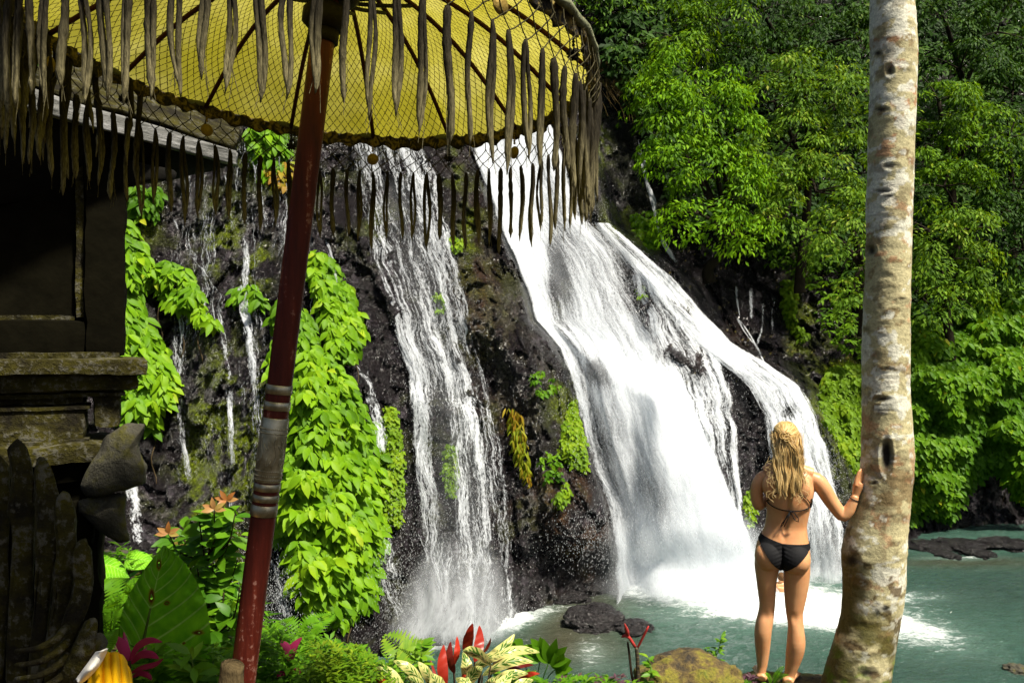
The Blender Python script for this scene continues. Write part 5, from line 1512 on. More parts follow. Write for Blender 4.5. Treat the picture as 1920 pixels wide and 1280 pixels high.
# image-left arm: hangs close, forearm folded up in front
arm2 = [(fx(1445), .0, fz(893)), (fx(1431), .0, fz(897)), (fx(1421), -.004, fz(911)), (fx(1418), .0, fz(930)), (fx(1421), .012, fz(948)), (fx(1427), .06, fz(950)), (fx(1440), .13, fz(944)), (fx(1452), .17, fz(934)), (fx(1462), .185, fz(926))]
mb.tube(catmull(arm2, 28), np.interp(tt := np.linspace(0, 1, 28), [0, .12, .3, .45, .58, .75, 1], [.047, .045, .041, .038, .037, .033, .023]), 20)
pl_ = np.array((fx(1462), .185, fz(926)))
mb.tube([pl_, pl_ + (.012, .01, .035), pl_ + (.022, .012, .075)], [.022, .028, .026], 14, flat=0.65)
for k in range(4):
    b0 = pl_ + np.array((.006 + .012 * k, .012, .078)); mb.tube(catmull([b0, b0 + (.006, -.004, .03), b0 + (.008, -.02, .052 - .004 * abs(k - 1.5)), b0 + (.008, -.035, .055)], 8), np.linspace(.009, .006, 8), 8)
mb.tube(catmull([pl_ + (.03, .0, .03), pl_ + (.045, -.02, .045), pl_ + (.05, -.03, .07)], 6), np.linspace(.011, .007, 6), 8)
# bust volume in front
for s_ in (-1, 1): mb.ell((fx(1479) + s_ * .078, .085, fz(930)), (.066, .062, .066), 16, 12)
co, fl, no = remeshed(mb, 0.0042, 5)
# spine furrow, lower back dimples, cleft, knee hollows
X_, Y_, Z_ = co[:, 0], co[:, 1], co[:, 2]
spx = np.interp(Z_, [fz(1040), fz(1000), fz(950), fz(880)], [fx(1467), fx(1470), fx(1477), fx(1476)])
back = smooth(0.02, -0.05, Y_)
g = np.exp(-((X_ - spx) / .016) ** 2) * smooth(fz(1015), fz(990), Z_) * smooth(fz(885), fz(915), Z_) * back
co[:, 1] += g * 0.013
g = np.exp(-((X_ - fx(1467)) / .010) ** 2) * smooth(fz(1072), fz(1060), Z_) * smooth(fz(1012), fz(1030), Z_) * back
co[:, 1] += g * 0.020
for kx in (1436, 1490):
    co[:, 1] += 0.006 * np.exp(-((X_ - fx(kx)) / .02) ** 2 - ((Z_ - fz(1152)) / .03) ** 2) * back
girl_w = fw_(co)
t = NT('skin')
a = t.noise(t.obj(), 9, 4); b = t.noise(t.obj(), 180, 3)
cc = t.ramp(a, [(0.3, (0.56, 0.26, 0.11)), (0.7, (0.68, 0.36, 0.17))])
p = t.n('BsdfPrincipled', {'Base Color': cc, 'Roughness': 0.42, 'Specular IOR Level': 0.45, 'Subsurface Weight': 0.25, 'Subsurface Radius': (0.02, 0.008, 0.004), 'Subsurface Scale': 0.6, 'Normal': t.bump(b, 0.06, 0.002)})
M_skin = t.done(p.outputs[0])
wo = make('person', girl_w, fl, M_skin, origin=WO)
tag(wo, 'blonde woman in a black bikini standing with one hand on the tree trunk', 'person')

def garment(name, mat, keep_box, planes, off=0.004, wrinkle=None):
    """clean-cut offset shell of the body; planes are (point, normal) in figure space, kept on the positive side"""
    bm = bmesh.new()
    vs = []
    sel = keep_box(co)
    idx = {}
    for f in fl:
        if all(sel[k] for k in f):
            vv = []
            for k in f:
                if k not in idx: idx[k] = bm.verts.new(co[k])
                vv.append(idx[k])
            bm.faces.new(vv)
    for pt, nr in planes:
        bmesh.ops.bisect_plane(bm, geom=bm.verts[:] + bm.edges[:] + bm.faces[:], plane_co=Vector(pt), plane_no=Vector(nr), clear_inner=True, clear_outer=False)
    bm.normal_update()
    for v in bm.verts:
        n_ = v.normal.copy()
        v.co = v.co + n_ * off
    if wrinkle: 
        for v in bm.verts: v.co += v.normal * wrinkle(v.co)
    bmesh.ops.recalc_face_normals(bm, faces=bm.faces[:])
    cv_ = np.array([v.co[:] for v in bm.verts]); bm.verts.index_update()
    ff = [tuple(v.index for v in f.verts) for f in bm.faces]
    bm.free()
    o = make(name, fw_(cv_), ff, mat, wo)
    md = o.modifiers.new('thick', 'SOLIDIFY'); md.thickness = 0.002; md.offset = 1
    return o
t = NT('black_fabric')
b = t.noise(t.obj(), 400, 2)
p = t.n('BsdfPrincipled', {'Base Color': (0.010, 0.010, 0.011, 1), 'Roughness': 0.75, 'Specular IOR Level': 0.15, 'Normal': t.bump(b, 0.15, 0.001)})
M_fab = t.done(p.outputs[0])
W_l = (fx(1420), 0, fz(1000)); W_c = (fx(1467), 0, fz(1012.5)); W_r = (fx(1518), 0, fz(1013))
def pl2(a, b, sign):
    d = np.array(b, float) - np.array(a, float); n_ = np.array((d[2], 0, -d[0])); n_ /= np.linalg.norm(n_)
    return n_ * sign
def bot(side):
    # piecewise: waist line, leg line made of two cuts (curved)
    if side < 0:
        w0, w1 = (fx(1421), 0, fz(999)), (fx(1467), 0, fz(1012))
        legs = [((fx(1415), 0, fz(1012)), (fx(1446), 0, fz(1045))), ((fx(1440), 0, fz(1036)), (fx(1462), 0, fz(1068)))]
        kb = lambda c: (c[:, 0] <= fx(1467) + .004) & (c[:, 2] > fz(1075)) & (c[:, 2] < fz(985)) & (c[:, 0] > fx(1408))
        cut = ((fx(1467), 0, 0), (-1, 0, 0))
    else:
        w0, w1 = (fx(1467), 0, fz(1012)), (fx(1518), 0, fz(1012.5))
        legs = [((fx(1519), 0, fz(1027)), (fx(1492), 0, fz(1048))), ((fx(1497), 0, fz(1043)), (fx(1473), 0, fz(1068)))]
        kb = lambda c: (c[:, 0] >= fx(1467) - .004) & (c[:, 2] > fz(1075)) & (c[:, 2] < fz(985)) & (c[:, 0] < fx(1525))
        cut = ((fx(1467), 0, 0), (1, 0, 0))
    pls = [(w0, pl2(w0, w1, 1) * (-1 if pl2(w0, w1, 1)[2] > 0 else 1)), cut]
    for a_, b_ in legs:
        n_ = pl2(a_, b_, 1)
        if n_[2] < 0: n_ = -n_
        pls.append((a_, n_))
    return kb, pls
def wr(c):
    return 0.0012 * math.sin((c.z - fz(1020)) * 260 + abs(c.x - fx(1467)) * 90) * math.exp(-((c.x - fx(1467)) / .05) ** 2)
for sd_ in (-1, 1):
    kb, pls = bot(sd_)
    g_ = garment('bikini_bottom', M_fab, kb, pls, 0.0035, wr)
def surf(px, py, side='back', off=0.003):
    """point on the back of the body under a picture position"""
    x, z = fx(px), fz(py)
    m = (np.abs(co[:, 0] - x) < .006) & (np.abs(co[:, 2] - z) < .006)
    y = co[m, 1].min() if m.any() else -.08
    return (x, y - off, z)
mb = MB()
def strap(pts, r=0.0032, n=24): 
    pp = catmull(np.array(pts, float), n); 
    q_ = [surf(a_, b_) for a_, b_ in pp]; mb.tube(fw_(np.array(q_)), r, 7)
strap([(1437, 937), (1447, 944), (1460, 948.5), (1478, 951), (1500, 949.5), (1519, 944)], .0034)
strap([(1437, 937), (1447, 929), (1462, 912), (1472, 900)], .0030, 16)
strap([(1520, 942), (1514, 930), (1500, 917), (1488, 905)], .0030, 16)
strap([(1519, 944), (1521, 935), (1521, 928)], .0050, 8)
# bow
kx_, ky_ = 1482, 952
def fl3(px, py, y): return fw_(np.array((fx(px), y, fz(py))))
ys0 = surf(1482, 955)[1] - .006
mb.ell(fl3(1482, 952, ys0), (.007, .006, .006), 10, 8)
mb.tube([fl3(*q_) for q_ in ((1482, 952, ys0), (1489, 953, ys0 - .012), (1496, 962, ys0 - .014), (1496, 969, ys0 - .006), (1490, 967, ys0 - .002), (1483, 955, ys0))], .0030, 7)
mb.tube([fl3(*q_) for q_ in ((1481, 952, ys0), (1475, 960, ys0 - .010), (1468, 976, ys0 - .004), (1464, 981, ys0 - .002), (1466, 974, ys0 - .006), (1476, 962, ys0 - .003), (1482, 953, ys0))], .0030, 7)
mb.tube([fl3(*q_) for q_ in ((1482, 954, ys0), (1476, 968, ys0 - .002), (1470, 980, ys0 - .002))], .0026, 6)
mb.build('bikini_strap', M_fab, wo)
mb = MB()
for s_ in (-1, 1):
    mb.ell(fw_(np.array((fx(1479) + s_ * .080, .098, fz(932)))), (.060, .060, .062), 18, 14)
mb.build('bikini_top', M_fab, wo)
# bracelet
mb = MB()
a_, b_ = fw_(np.array(arm[7])), fw_(np.array(arm[8]))
ctr = fw_(np.array((fx(1598.4), .009, fz(928)))); ax_ = nrm(b_ - a_); u1 = nrm(np.cross(ax_, V3(0, 1, 0))); u2 = np.cross(ax_, u1)
mb.tube([ctr + .0275 * (math.cos(k * .4487) * u1 + math.sin(k * .4487) * u2) for k in range(15)], .0024, 6)
mb.build('bracelet', M_fab, wo)
# hair
t = NT('blonde_hair')
c3 = t.ramp(t.attr('var'), [(0.0, (0.24, 0.12, 0.03)), (0.35, (0.52, 0.32, 0.10)), (0.75, (0.74, 0.54, 0.22)), (1.0, (0.85, 0.72, 0.42))])
p = t.n('BsdfPrincipled', {'Base Color': c3, 'Roughness': 0.38, 'Specular IOR Level': 0.5})
M_hair = t.done(t.n('MixShader', {0: 0.15, 1: p.outputs[0], 2: t.n('BsdfTranslucent', {'Color': c3}).outputs[0]}).outputs[0])
mb = MB()
hr = np.random.default_rng(5)
HK = HC + (0, -.002, .014)
cap = MB(); cap.ell(fw_(HK), (.082, .100, .104), 40, 24)
mb.ell(fw_(HK + (0, -.004, 0)), (.0815, .098, .1045), 40, 24, a=0.3)
KN = np.array((fx(1471), -.088, fz(813)))       # where the half ponytail gathers
def onhead(a, e, r=1.0):
    return HK + np.array((.084 * math.sin(a) * math.cos(e), -.101 * math.cos(a) * math.cos(e), .108 * math.sin(e))) * r
for k in range(420):   # strands swept back to the knot over the crown
    a = hr.uniform(-2.0, 2.0); e = hr.uniform(0.0, 1.45)
    st = onhead(a, e, 1.01)
    m1 = onhead(a * .75, e * .85 + .04, 1.03); m2 = onhead(a * .35, e * .6 + .08, 1.045 + hr.random() * .02)
    mb.tube(fw_(catmull([st, m1, m2, KN + hr.normal(size=3) * .006], 10)), np.linspace(.0022, .0030, 10), 5, a=hr.beta(2, 2), cap=False)
mb.ell(fw_(KN), (.020, .018, .018), 12, 8, a=.5)
for k in range(16):    # loops of the knot
    c = KN + hr.normal(size=3) * .008
    pts = [c + .018 * np.array((math.cos(s_), -.4, math.sin(s_))) * (1 + .2 * hr.random()) + np.array((0, -.004 * s_, 0)) for s_ in np.linspace(0, 5.5, 10)]
    mb.tube(fw_(catmull(pts, 14)), .0028, 5, a=hr.beta(2, 2))
def backy(x, z):
    return np.interp(z, [fz(945), fz(925), fz(905), fz(885), fz(868), fz(845), fz(820)], [-.118, -.122, -.118, -.10, -.085, -.085, -.098]) + 0.35 * max(0, abs(x - fx(1475)) - .07)
locks = []
for k in range(34):
    u = -1 + 2 * (k + .5) / 34 + hr.normal() * .04
    locks.append((u, hr.uniform(0, 6.28), hr.uniform(.004, .010), hr.uniform(34, 50), fz(917 + hr.normal() * 9 - 16 * abs(u) ** 2), hr.random() * .026))
for k in range(1150):   # long wavy hair falling down the back, gathered into locks
    u, ph, am, wl, endz, layer = locks[hr.integers(len(locks))]
    a = u * 1.75 + hr.normal() * .10; e = hr.uniform(-.35, .45)
    st = onhead(a, e, 1.02) if hr.random() < .6 else KN + hr.normal(size=3) * .010
    endx = fx(1480) + u * .088; ez = endz + abs(hr.normal()) * .022
    o1, o2 = hr.normal() * .0075, hr.normal() * .006
    n_ = 22; pts = []
    for s_ in np.linspace(0, 1, n_):
        z = st[2] + (ez - st[2]) * s_
        xx = st[0] + (endx - st[0]) * (s_ ** 1.1) + (fx(1476) + u * .078 - st[0]) * math.sin(math.pi * min(s_ * 1.2, 1)) * .5
        wv = am * math.sin(wl * (z - fz(830)) + ph) * smooth(.15, .6, s_)
        sp_ = 1 - .72 * s_ ** 1.5
        yb = backy(xx, z) - layer - .006
        y = st[1] + (yb - st[1]) * smooth(0, .35, s_) + am * .6 * math.cos(wl * z + ph) + o2 * sp_
        pts.append((xx + wv + o1 * sp_, y, z))
    r0 = hr.uniform(.0008, .0021)
    mb.tube(fw_(np.array(pts)), r0 * (1 - .6 * np.linspace(0, 1, n_) ** 2.5), 4, a=np.clip(hr.beta(2, 2) * .75 + .25 * (layer > .013), 0, 1), cap=False)
for k in range(60):   # flyaways
    u = hr.uniform(-1, 1); x0 = fx(1476) + u * .10; z0 = fz(hr.uniform(850, 915))
    s_ = np.linspace(0, 1, 12); ph = hr.uniform(0, 6)
    pts = np.stack([x0 + np.sign(u) * .035 * np.sin(s_ * 2.6) + .008 * np.sin(s_ * 7 + ph), np.full(12, backy(x0, z0) - .02) - .01 * s_, z0 - .06 * s_ * hr.uniform(.5, 1.6)], -1)
    mb.tube(fw_(pts), .0010, 4, a=.8, cap=False)
mb.build('hair', M_hair, wo)
# eyes (she looks away, they are still there)
M_eye = mat_simple('eye', (0.5, 0.5, 0.5), 0.2)
for s_ in (-1, 1):
    mb = MB(); mb.ell(fw_(HC + (s_ * .030, .082, .004)), (.011, .011, .008), 12, 8); mb.build('eye', M_eye, wo)

# swimmer in the pool, far behind her legs
SW = P(1465, 1112, 19.0); SW[2] = WZ + .10
mb = MB()
mb.ell(SW + (0, 0, .30), (.085, .10, .115), 18, 12)
mb.tube([SW + (0, 0, .22), SW + (0, 0, .12)], [.05, .06], 12)
mb.tube(catmull([SW + (-.19, 0, .05), SW + (-.10, 0, .11), SW + (.10, 0, .11), SW + (.19, 0, .05)], 12), [.05, .06, .07, .08, .085, .09, .09, .085, .08, .07, .06, .05], 14)
mb.tube([SW + (0, 0, .10), SW + (0, .02, -.15), SW + (0, .03, -.45)], [.15, .15, .14], 18)
for s_ in (-1, 1):
    mb.tube(catmull([SW + (s_ * .19, 0, .04), SW + (s_ * .27, .05, -.16), SW + (s_ * .30, .16, -.24)], 10), np.linspace(.048, .03, 10), 10)
    for k in range(5):
        b0 = SW + (s_ * (.30), .16 + .016 * (k - 2), -.24); mb.tube([b0, b0 + (s_ * .05, .03, .0), b0 + (s_ * .09, .045, -.006)], [.012, .009, .006], 6)
mb.ell(SW + (0, .10, .285), (.012, .02, .018), 8, 6)
c2_, f2_, n2_ = remeshed(mb, 0.014, 3)
sw = make('person', c2_, f2_, M_skin, origin=SW)
tag(sw, 'small distant swimmer up to the shoulders in foam, seen between the legs of the woman', 'person')
M_hair2 = mat_simple('brown_hair', (0.10, 0.05, 0.02), 0.6)
mb = MB(); mb.ell(SW + (0, -.02, .325), (.095, .105, .105), 18, 12); mb.build('hair', M_hair2, sw)
# ------------------------------------------------------------------ rocks
def boulder(name, label, px, py, d, r, mat, group=None, seed=0, cat='rock', amp=0.35, z=None, tone=0.03):
    c = P(px, py, d)
    if z is not None: c[2] = z
    mb = MB(); mb.ell(c, (1, 1, 1), 72, 44)
    v = mb.v[0] - c
    n = (ridged(v * 1.3 + seed, 4, 900 + seed) - .6) * amp * 1.6 + (fbm(v * 4 + seed, 4, 905 + seed) - .5) * amp
    f1, f2, cid = worley(v * 2.4 + seed * 3, 909)
    n = n + (cid - .5) * amp * .35
    mb.v[0] = c + v * (1 + n)[:, None] * np.asarray(r, float)
    vv = mb.v[0]
    o = mb.build(name, mat, origin=c, attrs={'col': np.broadcast_to(np.array((tone, tone * .9, tone * .9)), vv.shape) * (0.6 + 1.2 * fbm(vv * 5, 3, 3))[:, None]})
    tag(o, label, cat, group)
    return o
t = NT('mossy_rock')
a = t.noise(t.obj(), 7, 6, 0.65); b = t.noise(t.obj(), 45, 4, 0.7)
base = t.ramp(a, [(0.36, (0.03, 0.022, 0.012)), (0.48, (0.11, 0.075, 0.02)), (0.58, (0.16, 0.14, 0.012)), (0.7, (0.08, 0.10, 0.01))])
base = t.mix(1.0, base, t.ramp(b, [(0.3, 0.45), (0.7, 1.5)]), 'MULTIPLY')
M_mrock = t.done(t.n('BsdfPrincipled', {'Base Color': base, 'Roughness': 0.9, 'Normal': t.bump(t.math('ADD', a, b), 0.9, 0.02)}).outputs[0])
gq = 'rocks in the pool'
boulder('rock', 'long dark wet rock rising from the pool in front of the falls', 1118, 1170, 17.0, (0.66, 0.5, 0.36), M_rock, gq, 1, z=WZ + 0.02)
boulder('rock', 'low wet rock trailing right of the long dark pool rock', 1185, 1182, 16.7, (0.42, 0.35, 0.17), M_rock, gq, 2, z=WZ)
boulder('rock', 'brownish rock at the foot of the bare buttress', 1112, 1100, 19.2, (0.35, 0.35, 0.28), M_rock, gq, 3, z=WZ + .08)
boulder('rock', 'flat wet rock shelf left of the brownish buttress rock', 1062, 1112, 18.6, (0.5, 0.35, 0.16), M_rock, gq, 4, z=WZ + .03)
boulder('rock', 'pale rock tip breaking the water at the lower right corner', 1905, 1250, 14.6, (0.22, 0.2, 0.10), M_stone2, gq, 5, z=WZ)
gb = 'rocks along the far bank'
for k, (px, py, w_, lb) in enumerate([(1735, 1014, .6, 'slanting dark rock slab on the far bank just right of the trunk'), (1800, 1012, .7, 'layered dark rock in the middle of the far bank'), (1885, 1012, .8, 'wide mossy rock at the right end of the far bank'), (1830, 1036, .4, 'small low rock at the waterline of the far bank'), (1765, 1036, .35, 'small rock below the slanting slab on the far bank')]):
    boulder('rock', lb, px, py, 23.2 - (py - 1020) * .03, (w_, .6, 0.22 * w_), M_rock, gb, 10 + k, z=WZ + .04 * w_, tone=.012)
boulder('rock', 'golden brown mossy boulder on the near bank left of the woman', 1290, 1282, 4.75, (0.31, 0.26, 0.17), M_mrock, None, 21, amp=.22)
boulder('rock', 'dark rocky footing under the woman and tree trunk', 1500, 1330, 5.15, (0.55, 0.42, 0.17), M_mrock, None, 22, amp=.18, z=-2.38)
boulder('rock', 'brown stone among the ferns left of the big ribbed leaf', 212, 1068, 5.6, (0.20, 0.18, 0.12), M_stone2, None, 23)

# ------------------------------------------------------------------ low plants
H1 = mat_leaf('herb_leaf', [(0.0, (0.02, 0.07, 0.004)), (0.4, (0.07, 0.21, 0.006)), (0.8, (0.17, 0.38, 0.010)), (1.0, (0.36, 0.50, 0.02))], 0.42, 0.45, 0.3)
H2 = mat_leaf('yellowish_herb_leaf', [(0.0, (0.06, 0.15, 0.006)), (0.5, (0.17, 0.33, 0.010)), (0.9, (0.38, 0.48, 0.02)), (1.0, (0.42, 0.20, 0.06))], 0.42, 0.5, 0.25)
H3 = mat_leaf('purple_herb_leaf', [(0.0, (0.05, 0.02, 0.04)), (0.6, (0.13, 0.045, 0.08)), (1.0, (0.22, 0.12, 0.07))], 0.3, 0.5, 0.3)
M_fernl = mat_leaf('fern_leaf', [(0.0, (0.05, 0.16, 0.004)), (0.6, (0.14, 0.36, 0.008)), (1.0, (0.30, 0.50, 0.02))], 0.45, 0.5, 0.25)
M_gstem = mat_simple('green_stem', (0.08, 0.13, 0.02), 0.7)
M_dstem = mat_simple('dark_stem', (0.035, 0.022, 0.012), 0.7)

def cover(label, poly, n, mat, h, L, W, dr, per=26, pairs=7):
    """dense herbs rooted on the bank; poly gives where their tops show"""
    q = sample_poly(poly, n)
    mb = MB()
    for x, y in q:
        d = dr[0] + (dr[1] - dr[0]) * rng.random()
        top = P(x, y, d)
        hh = h * (0.6 + .8 * rng.random())
        bot = top + V3(rng.normal() * .06, rng.normal() * .06, -hh)
        pts = catmull([bot, (top + bot) / 2 + V3(rng.normal() * .02, rng.normal() * .02, 0), top], pairs)
        m = per
        k = rng.random(m) ** .7
        pos = np.stack([np.interp(k, np.linspace(0, 1, pairs), pts[:, c]) for c in range(3)], -1)
        a_ = rng.random(m) * 6.283
        D = nrm(np.stack([np.cos(a_), np.sin(a_), 0.15 + 0.5 * k + rng.normal(size=m) * .2], -1))
        Nn = nrm(np.stack([-np.cos(a_) * .3, -np.sin(a_) * .3, np.ones(m)], -1) + rng.normal(size=(m, 3)) * .2)
        s_ = (1.1 - .5 * k) * (0.7 + .6 * rng.random(m))
        add_leaves(mb, pos, D, Nn, L * s_, W * s_, rows=1, droop=0.25, fold=0.25, var=np.clip(rng.random() * .3 + k * .35 + .3 * rng.random(m), 0, 1))
    o = mb.build('undergrowth', mat, smooth_=False)
    tag(o, label, kind='stuff')
cover('thick green herbs on the bank right of the pole foot', [(490, 1150), (530, 1165), (580, 1185), (640, 1200), (700, 1222), (760, 1250), (770, 1300), (470, 1300), (480, 1200)], 420, H1, 0.28, 0.085, 0.028, (3.6, 5.4))
cover('yellowish herbs mixed in among the green herbs near the red and cream plant', [(570, 1200), (660, 1205), (720, 1235), (745, 1290), (600, 1290)], 160, H2, 0.22, 0.06, 0.02, (3.4, 4.4))
cover('green undergrowth behind the big ribbed leaf and the shrine foot', [(170, 1020), (260, 1025), (330, 1040), (440, 1080), (470, 1160), (470, 1300), (150, 1300), (160, 1100)], 420, H1, 0.35, 0.12, 0.045, (4.4, 6.4))
cover('bright leafy ground plants along the bottom between pole and statue', [(250, 1215), (440, 1200), (470, 1300), (240, 1300)], 90, H1, 0.25, 0.09, 0.04, (2.9, 3.8))
cover('little purple leaved plants along the bottom edge by the boulder', [(1040, 1258), (1110, 1266), (1180, 1262), (1200, 1300), (1030, 1300)], 60, H3, 0.16, 0.06, 0.022, (4.2, 4.9))
cover('low green plants along the bottom between the red leaved plant and the boulder', [(930, 1255), (1180, 1270), (1210, 1300), (920, 1300)], 90, H1, 0.2, 0.08, 0.035, (4.0, 4.8))
cover('purple and green weeds at the left heel of the woman', [(1380, 1262), (1410, 1252), (1425, 1285), (1380, 1290)], 16, H3, 0.14, 0.055, 0.022, (4.9, 5.0))
cover('grassy weeds along the bottom edge right of the boulder', [(1360, 1268), (1400, 1272), (1420, 1300), (1350, 1300)], 30, H1, 0.14, 0.05, 0.014, (4.8, 5.0))
cover('mossy weeds around the feet of the woman', [(1370, 1276), (1560, 1276), (1560, 1310), (1370, 1310)], 90, H1, 0.12, 0.06, 0.025, (5.0, 5.3))

def plant(name, label, base, cat='plant', group=None):
    r = empty(name, base); tag(r, label, cat, group); return r

def fern(label, base, tips, mat=M_fernl, LL=0.05, WW=0.016, n=26, arch=0.12, group='ferns on the near bank'):
    r = plant('fern', label, base, 'fern', group)
    for tp_ in tips:
        tp_ = np.asarray(tp_)
        mid = (base + tp_) / 2 + V3(0, 0, arch)
        c = catmull([base, mid, tp_], n)
        tg = nrm(np.gradient(c, axis=0)); sd_ = nrm(np.cross(tg, V3(0, -0.5, 1)))
        mb = MB(); k = np.linspace(0, 1, n); sz = np.sin(np.pi * np.clip(k * .9 + .08, 0, 1)) ** .7
        for s_ in (-1, 1):
            D = nrm(sd_ * s_ + tg * .35 + V3(0, 0, -.12))
            add_leaves(mb, c[3:], D[3:], nrm(np.cross(tg, sd_))[3:] * 1.0, LL * 2.0 * sz[3:], WW + 0 * sz[3:], rows=1, droop=.15, fold=.1, var=np.clip(.4 + .3 * rng.random(n - 3), 0, 1))
        mb.tube(c, np.linspace(.004, .0012, n), 5, a=.2)
        mb.build('frond', mat, r, smooth_=False)
    return r
fern('lacy fern growing above the statue tip, behind the big ribbed leaf', P(205, 1230, 4.0), [P(175, 1095, 4.1), P(200, 1085, 4.3), P(232, 1110, 4.2), P(240, 1140, 4.0), P(180, 1150, 3.8), P(215, 1160, 3.7)])
fern('small fern leaning out over the ribbed leaf', P(262, 1150, 3.9), [P(232, 1090, 3.8), P(250, 1085, 3.9), P(242, 1108, 3.8)], LL=.03, WW=.012, n=18, arch=.03)
fern('yellowish fern frond left of the red and cream plant', P(790, 1262, 4.1), [P(722, 1192, 4.2), P(750, 1215, 4.1), P(772, 1200, 4.3)], mat=H2, LL=.055, WW=.022, n=14, arch=.03)
fern('small fern sprig between the feet of the woman', P(1448, 1285, 5.0), [P(1470, 1248, 5.0), P(1462, 1258, 5.0), P(1435, 1262, 5.0), P(1478, 1264, 4.95)], LL=.011, WW=.006, n=16, arch=.02)
fern('fern hanging over the bank right of the pole', P(560, 1240, 4.6), [P(625, 1150, 4.9), P(600, 1165, 4.7), P(520, 1165, 4.8)], LL=.045, WW=.018, n=20, arch=.08)

# giant ribbed taro leaf
t = NT('ribbed_leaf')
uvn = t.n('SeparateXYZ', {0: t.uv()})
au = t.math('ABSOLUTE', uvn.outputs[0])
vv_ = t.math('SUBTRACT', t.math('MULTIPLY', uvn.outputs[1], 11.0), t.math('MULTIPLY', au, 2.3))
fr = t.math('ABSOLUTE', t.math('SUBTRACT', t.math('FRACT', vv_), 0.5))
vein = t.ramp(fr, [(0.0, 1.0), (0.09, 0.0)])
midv = t.ramp(au, [(0.0, 1.0), (0.03, 0.0)])
nz = t.noise(t.obj(), 14, 4)
base = t.ramp(nz, [(0.3, (0.13, 0.44, 0.012)), (0.7, (0.28, 0.66, 0.02))])
base = t.mix(t.math('MULTIPLY', t.math('MAXIMUM', vein, midv), 0.9), base, (0.55, 0.80, 0.18))
hole = t.attr('spot')
base = t.mix(t.ramp(hole, [(0.25, 0.0), (0.45, 1.0)]), base, (0.25, 0.28, 0.01))
base = t.mix(t.ramp(hole, [(0.5, 0.0), (0.62, 1.0)]), base, (0.16, 0.045, 0.01))
p = t.n('BsdfPrincipled', {'Base Color': base, 'Roughness': 0.42, 'Specular IOR Level': 0.35, 'Normal': t.bump(nz, 0.2, 0.01)})
lf = t.n('MixShader', {0: 0.35, 1: p.outputs[0], 2: t.n('BsdfTranslucent', {'Color': base}).outputs[0]})
cut = t.math('GREATER_THAN', hole, 0.86)
M_taro = t.done(t.n('MixShader', {0: cut, 1: lf.outputs[0], 2: t.n('BsdfTransparent').outputs[0]}).outputs[0])
def big_leaf(parent, mid, left, right, d, dl, dr, nv=11, spots=(), rip=0.012, n=90, m=61):
    tt = np.linspace(0, 1, n)
    M_ = catmull(mid, n); Lf = catmull(left, n); Rt = catmull(right, n)
    u = np.linspace(-1, 1, m)
    px = np.zeros((n, m)); py = np.zeros((n, m)); dd = np.zeros((n, m))
    for j, uu in enumerate(u):
        E = Rt if uu > 0 else Lf; a = abs(uu)
        px[:, j] = M_[:, 0] + (E[:, 0] - M_[:, 0]) * a; py[:, j] = M_[:, 1] + (E[:, 1] - M_[:, 1]) * a
        dd[:, j] = d + (dr if uu > 0 else dl) * a + 0.05 * np.sin(tt * 2)
    U = np.repeat(u[None], n, 0); T = np.repeat(tt[:, None], m, 1)
    ph = (T * nv - np.abs(U) * 2.3)
    dd = dd + 0.02 * np.sin(T * 23 + 2 * U) * (np.abs(U) > .8) * (np.abs(U) - .8) * 5
    dd = dd - rip * (np.abs(np.cos(np.pi * ph)) ** .6) * (0.3 + np.abs(U)) * 2 + rip * 1.2 * np.sin(T * 40 + U * 3) * np.abs(U) ** 3 * .5
    dd = dd + (fbm(np.stack([px / 25, py / 18, px * 0], -1), 3, 960) - .5) * 0.03
    sp = np.zeros((n, m))
    for sx, sy, rx, ry in spots:
        sp = np.maximum(sp, np.exp(-(((px - sx) / rx) ** 2 + ((py - sy) / ry) ** 2)) * (0.8 + .4 * fbm(np.stack([px / 5, py / 5, px * 0], -1), 2, 3)))
    i = (np.arange(n - 1)[:, None] * m + np.arange(m - 1)[None]).reshape(-1)
    q = np.stack([i, i + 1, i + m + 1, i + m], -1)
    return make('leaf', world(px, py, dd).reshape(-1, 3), q, M_taro, parent, attrs={'spot': sp.reshape(-1)}, uv=np.stack([U, T], -1).reshape(-1, 2))
tb_ = P(300, 1420, 3.3)
tr_ = plant('taro_plant', 'giant ribbed green leaf with brown edged holes standing left of the pole', tb_)
big_leaf(tr_, [(246, 1330), (262, 1240), (282, 1140), (298, 1070), (308, 1022)], [(190, 1330), (222, 1240), (228, 1150), (262, 1080), (306, 1022)], [(405, 1320), (398, 1250), (388, 1140), (352, 1062), (310, 1022)], 3.25, 0.16, -0.10, spots=((298, 1058, 5, 11), (284, 1118, 6, 16), (313, 1130, 6, 5), (345, 1205, 4, 3), (372, 1185, 12, 5)), rip=0.02)
mb = MB(); mb.tube(catmull([tb_, P(250, 1360, 3.3), P(262, 1240, 3.27), P(282, 1140, 3.26)], 16), np.linspace(.013, .004, 16), 8); mb.build('stem', M_gstem, tr_)
t2 = plant('taro_plant', 'small broad taro leaf pointing right beside the carved statue tip', P(225, 1180, 4.6))
big_leaf(t2, [(170, 1062), (200, 1058), (225, 1068), (243, 1082)], [(176, 1040), (200, 1040), (228, 1054), (243, 1082)], [(168, 1088), (195, 1085), (215, 1083), (242, 1083)], 4.6, .1, -.15, rip=.006)
mb = MB(); mb.tube(catmull([P(232, 1200, 4.7), P(228, 1120, 4.65), P(205, 1062, 4.62)], 10), .006, 6); mb.build('stem', M_gstem, t2)
t3 = plant('taro_plant', 'pointed green taro leaf half hidden behind the tip of the ribbed leaf', P(285, 1180, 5.0))
